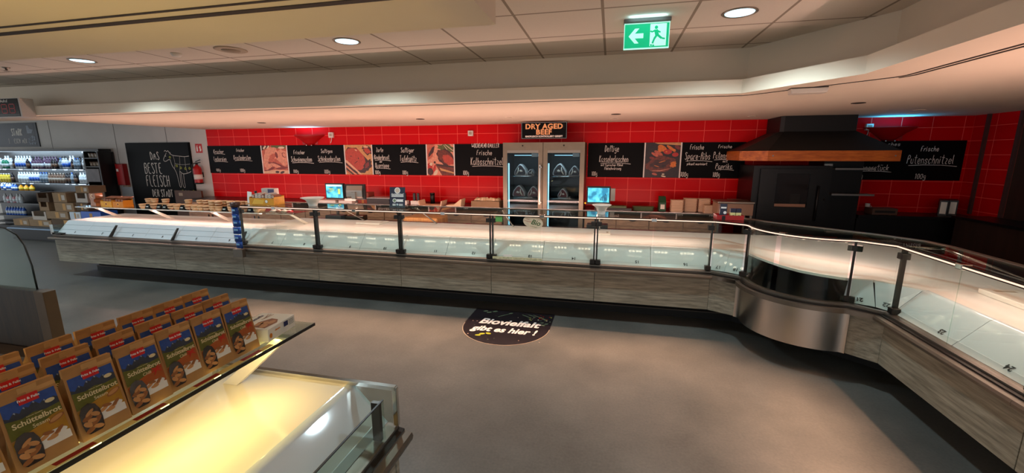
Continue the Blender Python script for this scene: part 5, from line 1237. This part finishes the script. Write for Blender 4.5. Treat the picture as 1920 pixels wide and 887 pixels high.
# chiller cabinet with bottles
mat('chill_black', (13, 14, 17), .4); mat('shelf_black', (20, 21, 24), .4)
XL, XR, XD = -14.6, -10.72, -11.18
t = thing('wall_chiller', 'long black chiller shelf on the left, filled with bottles', 'chiller', (0, 6.88, 0))
b = MB().box(XL, XR, .26, .30, .0, 1.83).box(XL, XR, .02, .26, 1.835, 1.89).box(XL, XR, .06, .259, 0, .10); b.build('back_and_top', 'chill_black', t)
MB().box(XR-.04, XR, .0, .259, .0, 1.834).build('side_panel', 'chill_black', t, bevel=.01); MB().box(XD-.04, XD, .03, .259, .101, 1.834).build('divider', 'chill_black', t)
SHZ = [1.457, 1.139]
for z in SHZ: MB().box(XL, XD-.041, .01, .259, z-.02, z).build('shelf', 'shelf_black', t)
for z in (.95, .653, .36, .20): MB().box(XL, -12.7, .01, .259, z-.02, z).build('shelf', 'shelf_black', t)
for z in (1.515, 1.70): MB().box(XD+.001, XR-.041, .03, .259, z-.02, z).build('shelf', 'shelf_black', t)
mat('tag_white', (206, 216, 226), .6)
for z, xs_ in ((1.457, (-13.85, -13.68, -13.15, -12.65, -12.1, -11.75, -11.45, -11.30)), (1.139, (-13.8, -13.15, -12.9, -12.4, -11.8, -11.6, -11.4, -11.29))):
    for x in xs_: MB().ext([(x-.055, z-.022), (x+.055, z-.022), (x+.06, z-.004), (x-.06, z-.004)], .002, .0095, 'y').build('price_tag', 'tag_white', t)
MB().box(XD+.02, XR-.06, .0, .02, 1.185, 1.465).build('notice_board', mat('notice_grey', (120, 116, 118), .6, noise=.15, nscale=9), t); MB().box(XD+.008, XD+.0195, -.003, .022, 1.18, 1.47).build('notice_frame', 'tag_white', t)
BT = {}
def bottle(kind):
    body, cap, lab, h, r = kind
    key = str(kind)
    if key in BT: return BT[key]
    b = MB(); b.lathe([(r*.9, 0), (r, .01), (r, h*.62), (r*.75, h*.76), (r*.34, h*.88), (r*.34, h*.9)], n=12); b.lathe([(r*.42, h*.9), (r*.42, h)], n=10, m=1); b.lathe([(r*1.02, h*.18), (r*1.02, h*.52)], n=12, m=2)
    BT[key] = b.mesh('bottle', [body, cap, lab]); return BT[key]
for n_, c in (('b_milk', (214, 224, 230)), ('b_blue', (40, 96, 190)), ('b_dark', (34, 30, 34)), ('b_clear', (120, 140, 156)), ('b_purple', (90, 66, 92)), ('b_green', (30, 130, 96)), ('b_yellow', (226, 200, 60)), ('b_brown', (112, 84, 66)), ('b_cream', (170, 156, 140)), ('b_orange', (236, 160, 30)), ('b_pink', (210, 150, 160))): mat(n_, c, .3)
K = {'m': (('b_milk', 'b_milk', 'b_blue', .235, .038), 'white bottle with blue label'), 'w': (('b_milk', 'b_milk', 'b_milk', .235, .040), 'plain white bottle'), 'd': (('b_dark', 'b_dark', 'b_brown', .22, .036), 'dark bottle with brown label'), 'c': (('b_clear', 'b_blue', 'b_clear', .235, .038), 'clear bottle with blue cap'),
     'p': (('b_purple', 'b_purple', 'b_milk', .22, .036), 'purple bottle with white label'), 'g': (('b_green', 'b_milk', 'b_milk', .21, .040), 'green bottle with white cap'), 'y': (('b_yellow', 'b_milk', 'b_yellow', .20, .040), 'yellow bottle with white cap'), 'b': (('b_brown', 'b_cream', 'b_cream', .22, .036), 'brown bottle with cream label'), 'u': (('b_blue', 'b_milk', 'b_milk', .20, .038), 'blue bottle with white label'), 'o': (('b_orange', 'b_orange', 'b_yellow', .17, .045), 'orange pack shaped bottle'), 'k': (('b_pink', 'b_milk', 'b_milk', .19, .042), 'pink bottle with white label')}
def row(s, x0, pitch, z, where, y=6.955, sc=1):
    x0 *= 1.045; pitch *= 1.045
    for k, c in enumerate(s):
        if c == ' ': continue
        o = bpy.data.objects.new('bottle', bottle(K[c][0])); COL.objects.link(o); o.location = (x0+pitch*k, y, z+.0008); o.scale = (1, 1, sc)
        tag(o, '%s %s' % (K[c][1], where), 'bottle', '%s %s' % (K[c][1].replace('bottle', 'bottles', 1), where))
row('wwgg wdmmmmd pppp ppdd cmm dcc w', -13.36, .083, 1.457, 'in the front of the top chiller shelf')
row('ww  wwmmmm pp ppppp dd mm ddd', -13.30, .086, 1.457, 'in the back of the top chiller shelf', 7.06, 1.22)
row('yyyyd  wwwwmmmmcccbbbbbbddcd www', -13.36, .083, 1.139, 'on the second chiller shelf')
row('mummuu o o o', -13.40, .083, .95, 'on the third chiller shelf at the left', sc=.75)
row('wkwkww', -13.40, .10, .653, 'on the fourth chiller shelf at the left', sc=.9)
row('uuuuuuu', -13.42, .088, .36, 'on the fifth chiller shelf at the left', sc=1)
for k in range(4):
    for z, w in ((1.515, 'lower'), (1.70, 'upper')):
        t = thing('cup', 'cream cup with brown lid on the %s small shelf at the chiller end' % w, 'cup', (XD+.06+.095*k, 7.0, z+.0008), 0, 'cups on the %s shelf of the chiller end' % w)
        MB().lathe([(.030, 0), (.038, .085)], n=14).build('cup', 'b_cream', t); MB().lathe([(.040, .0855), (.040, .10)], n=14).build('lid', 'b_brown', t)
# cartons in front of the chiller
def carton(x0, x1, z0, z1, label, y=6.1, d=.30, m='cardboard', kind='closed', base=False):
    t = thing('cardboard_box', label, 'box', ((x0+x1)/2, y, z0+.0008)); w = (x1-x0)/2-.004; h = z1-z0-.003
    if kind == 'closed':
        MB().box(-w, w, 0, d, 0, h).build('carton', m, t, bevel=.004); MB().box(-w*.15, w*.15, -.0008, 0, h*.15, h*.9).build('tape', 'kraft_light', t)
        if w > .14: MB().box(w*.3, w*.75, -.0012, 0, h*.25, h*.75).build('label', 'b_cream', t)
    else:
        b = MB().box(-w, w, 0, .008, 0, h*.45).box(-w, w, d-.008, d, 0, h).box(-w, -w+.008, .0081, d-.0081, 0, h).box(w-.008, w, .0081, d-.0081, 0, h).box(-w+.0081, w-.0081, .0081, d-.0081, 0, .008)
        b.box(-w, -w+.05, 0, .008, h*.4505, h).box(w-.05, w, 0, .008, h*.4505, h); b.build('open_carton', m, t); MB().box(-w+.02, w-.02, .02, d-.02, .009, h*.4).build('packed_goods', 'cardboard_dark', t)
    return t
t = thing('pallet_stand', 'low dark stand carrying the cartons before the chiller', 'stand', (-11.3, 6.08, 0)); MB().box(-1.0, 1.65, 0, .40, .02, .305).build('platform', 'chill_black', t, bevel=.006); MB().box(-.95, 1.6, .03, .37, 0, .0195).build('foot', 'black', t); MB().box(-1.0, 1.0, -.06, -.001, .25, .268).build('lip', mat('lip_blue', (150, 176, 206), .4), t)
carton(-12.22, -11.76, .306, .445, 'lowest pale carton at the left end of the carton pile', d=.34)
carton(-11.755, -11.11, .306, .445, 'long brown carton at the bottom of the carton pile')
carton(-11.10, -10.30, .306, .48, 'dark brown bottom carton right in the carton pile', m='cardboard_dark')
carton(-11.62, -11.215, .447, .62, 'pale square carton at the left of the middle layer', kind='open', m='b_cream')
carton(-11.21, -10.60, .482, .64, 'wide brown carton in the middle layer of the carton pile')
carton(-11.36, -11.09, .642, .82, 'small brown carton with cut out front on the pile', kind='open')
carton(-10.93, -10.40, .642, .82, 'wide brown carton with label below the top carton')
carton(-11.38, -11.04, .823, 1.005, 'open dark crate carton at the top left of the pile', kind='open', m='cardboard_dark')
carton(-10.93, -10.55, .823, 1.02, 'square brown carton at the top of the pile')
carton(-10.56, -10.26, .482, .64, 'white printed carton behind the left end of the meat counter', m='tag_white')
carton(-10.25, -9.72, .306, .66, 'blue and white drinks carton behind the meat counter end', m='b_blue')
carton(-10.38, -10.05, .66, .83, 'dark carton right beside the labelled brown carton', m='cardboard_dark', y=6.12)
carton(-10.34, -10.02, .832, 1.02, 'open carton with white edges, top right of the pile', kind='open', m='b_cream', y=6.12)
carton(-10.30, -9.95, 1.022, 1.16, 'flat pale brown carton topping the right side of the pile', y=6.12)

# ------------------------------------------------------------------ things on the left glass shelf
ZS = .9957
mat('jar_glass', (206, 160, 112), .12, noise=.18, nscale=30); mat('jar_dark', (150, 92, 58), .15, noise=.2, nscale=30); mat('jar_lid', (216, 170, 126), .2); mat('jar_paper', (220, 178, 138), .6)
def jar_mesh(m):
    b = MB(); b.lathe([(.030, 0), (.034, .004), (.040, .030), (.046, .046), (.046, .050)], n=18); return b.mesh('glass_body', m), MB().lathe([(.049, .0503), (.050, .058), (.040, .064), (.012, .066)], n=18).mesh('lid', 'jar_lid'), MB().lathe([(.041, .016), (.0440, .034)], n=18).mesh('paper_label', 'jar_paper')
J = [jar_mesh('jar_glass'), jar_mesh('jar_dark')]
def jar(x, y, z, label, k=0):
    t = thing('preserve_jar', label, 'jar', (x, y, z), 0, label.replace('preserve jar', 'preserve jars'))
    for nm_, me in zip(('glass_body', 'lid', 'paper_label'), J[k]):
        o = bpy.data.objects.new(nm_, me); COL.objects.link(o); o.parent = t
xf = [-6.62+.1045*k for k in range(20)]
for k, x in enumerate(xf):
    if k in (1, 3, 4, 7, 14, 18): continue
    jar(x, 4.69, ZS, 'glass preserve jar in the front row on the left glass shelf', k % 3 == 2)
for k in range(20): jar(-6.64+.1045*k, 4.80, ZS, 'glass preserve jar in the second row on the left glass shelf', k % 4 == 1)
for k in (0, 1, 3, 7, 9, 10, 11, 12, 13, 14, 15, 16, 17, 18): jar(-6.64+.1045*k, 4.80, ZS+.0665, 'glass preserve jar stacked on the second row of the left glass shelf', k % 4 == 2)
for k in (12, 13, 15, 16): jar(-6.62+.1045*k, 4.69, ZS+.0665, 'glass preserve jar stacked on the front row near the blue pouches', k % 2)
pcn = {1: 'first black price card from the left among the jars', 3: 'second black price card among the jars', 4: 'third black price card among the jars', 7: 'fourth black price card among the jars', 14: 'black price card among the right hand jars', 18: 'black price card nearest to the blue pouches'}
for k, lb in pcn.items():
    t = thing('price_card', lb, 'price card', (xf[k], 4.66, ZS), 0, 'price cards among the jars'); MB().ext([(0, 0), (.028, .062), (.031, .061), (.05, .0), (.046, 0), (.029, .052), (.004, 0)], -.036, .036, 'x').build('card', 'board', t)
    b = MB(); b.poly([(-.024, .0085, .022), (.02, .0085, .022), (.02, .0130, .032), (-.024, .0130, .032)]); b.build('chalk_price', 'chalk', t)
for k, (x, w, m2) in enumerate(((-7.295, .108, 'carton_yellow'), (-7.065, .10, 'orange'))):
    t = thing('snack_carton', ['left yellow snack carton near the end of the left glass shelf', 'right orange snack carton with lifted flap on the left glass shelf'][k], 'carton', (x, 4.74, ZS), 0, 'snack cartons on the left shelf')
    b = MB().box(-w, w, -.07, -.065, 0, .085).box(-w, w, .065, .07, 0, .12).box(-w, -w+.005, -.064, .064, 0, .10).box(w-.005, w, -.064, .064, 0, .10).box(-w+.006, w-.006, -.064, .064, 0, .006); b.build('carton', m2, t)
    b = MB(); disc(b, 0, .045, .025, 0, -.0706); disc(b, .0, .045, .016, 1, -.0710); b.build('print', ['print_amber', 'ticket_red'], t)
    MB().ext([(.07, .121), (.09, .15), (.0, .135), (-.02, .128), (.05, .125)], -w, w, 'x').build('flap', 'packet_brown', t)
    for q in range(3): MB().box(-w*.8+.055*q, -.04+.055*q, -.045, .05, .007, .115).build('packet', 'packet_brown', t, bevel=.006)
t = thing('tin_stack', 'orange brown cardboard dispenser at the far left of the glass shelf', 'dispenser', (-7.58, 4.74, ZS))
MB().ext([(-.06, 0), (.05, 0), (.05, .05), (.02, .07), (.02, .10), (.06, .12), (.06, .195), (-.06, .195), (-.06, .12), (-.045, .09)], -.05, .05, 'y').build('dispenser', 'jar_dark', t, bevel=.003)
b = MB(); disc(b, .0, .155, .03, 0, -.0506); disc(b, .01, .155, .02, 1, -.0510); b.build('print', ['jar_paper', 'packet_brown'], t)
# packets lying under the glass beside the pouches (first glass fronted case has a low glass shelf)
t = thing('glass_shelf', 'short low glass shelf inside the first glass fronted case', 'shelf', (-4.46, 4.62, 0))
MB().box(.03, .42, 0, .34, .985, .993).build('glass', 'top_glass', t); MB().box(.03, .42, -.004, -.0005, .984, .994).build('edge', 'white_paint', t); MB().ext([(.02, .984), (.06, .984), (.36, .816), (.30, .816)], .36, .38, 'x').build('shelf_bracket', 'white_paint', t)
for k in range(4):
    p = thing('snack_packet', 'flat snack packet on the low glass shelf in the case, %s from the left' % ORD[k], 'packet', (-4.38+.085*k, 4.70, .9937), 0, 'packets on the low glass shelf'); MB().blob((0, 0, .022), (.036, .05, .021), 0, k, .05).build('packet', ['packet_grey', 'packet_brown', 'b_cream', 'tray_red'][k], p); MB().box(-.012, .012, -.02, .02, .0425, .0436).build('print', 'white_ink', p)

# ------------------------------------------------------------------ floor sticker
t = thing('floor_sticker', 'dark round ended floor sticker reading Biovielfalt gibt es hier', 'sticker', (-.99, 3.975, .0005))
mat('sticker_dark', (40, 34, 38), .35, noise=.25, nscale=7)
MB().ext([(-.455, .43), (-.455, 0)]+[(-.455*math.cos(PI*k/30), -.455*math.sin(PI*k/30)) for k in range(1, 30)]+[(.455, 0), (.455, .43)], 0, .0015, 'z').build('sheet', 'sticker_dark', t)
b = MB(); rim_ = [(-.455, .43), (-.455, 0)]+[(-.455*math.cos(PI*k/30), -.455*math.sin(PI*k/30)) for k in range(1, 30)]+[(.455, 0), (.455, .43)]
for (x0, y0), (x1, y1) in zip(rim_[1:-1], rim_[2:-1]): b.poly([(x0, y0, .0017), (x1, y1, .0017), (x1*.985, y1*.985, .0017), (x0*.985, y0*.985, .0017)])
b.build('border', 'beige', t)
text('lettering', 'Biovielfalt', .19, t, (.01, .075, .0022), (0, 0, 0), bold=.006, shear=.22, ext=.0003, scale=(.86, 1.0, 1))
text('lettering', 'gibt es hier !', .165, t, (.0, -.115, .0022), (0, 0, 0), bold=.005, shear=.22, ext=.0003, scale=(.80, 1.0, 1))
rnd = random.Random(11); b = MB()
def dot(x, y, rx, ry, a, m, k=[0]):
    k[0] += 1; b.poly([(x+rx*math.cos(q)*math.cos(a)-ry*math.sin(q)*math.sin(a), y+rx*math.cos(q)*math.sin(a)+ry*math.sin(q)*math.cos(a), .0018+.000004*k[0]) for q in [2*PI*i/9 for i in range(9)]], m)
for x, y in ((-.33, .36), (-.28, .33), (-.22, .37)): dot(x, y, .03, .014, .5, 0)
for k in range(26): dot(rnd.uniform(.2, .43), rnd.uniform(.20, .36), rnd.uniform(.006, .013), rnd.uniform(.005, .01), 0, rnd.choice((0, 1, 2, 3)))
for k in range(22): dot(rnd.uniform(-.4, .4), rnd.uniform(-.36, .30), .006, .005, 0, rnd.choice((0, 2)))
for x, y, a in ((-.19, -.24, .4), (-.13, -.22, -.3), (-.22, -.28, .1)): dot(x, y, .03, .018, a, 3)
for x, y in ((.35, .16), (.40, .14), (.37, .10)): dot(x, y, .022, .012, .4, 0)
for (x0, y0, x1, y1) in ((-.15, .22, -.02, .36), (.10, .34, .22, .26), (.22, .36, .40, .24), (.26, .30, .16, .36)):
    d = Vector((x1-x0, y1-y0)).normalized()*.004; b.poly([(x0-d.y, y0+d.x, .0021), (x0+d.y, y0-d.x, .0021), (x1+d.y, y1-d.x, .0021), (x1-d.y, y1+d.x, .0021)], 0)
dot(-.03, .355, .022, .012, .5, 0)
b.build('herb_print', ['seal_green', 'tomato', 'seal_beige', 'dot_lime'], t)
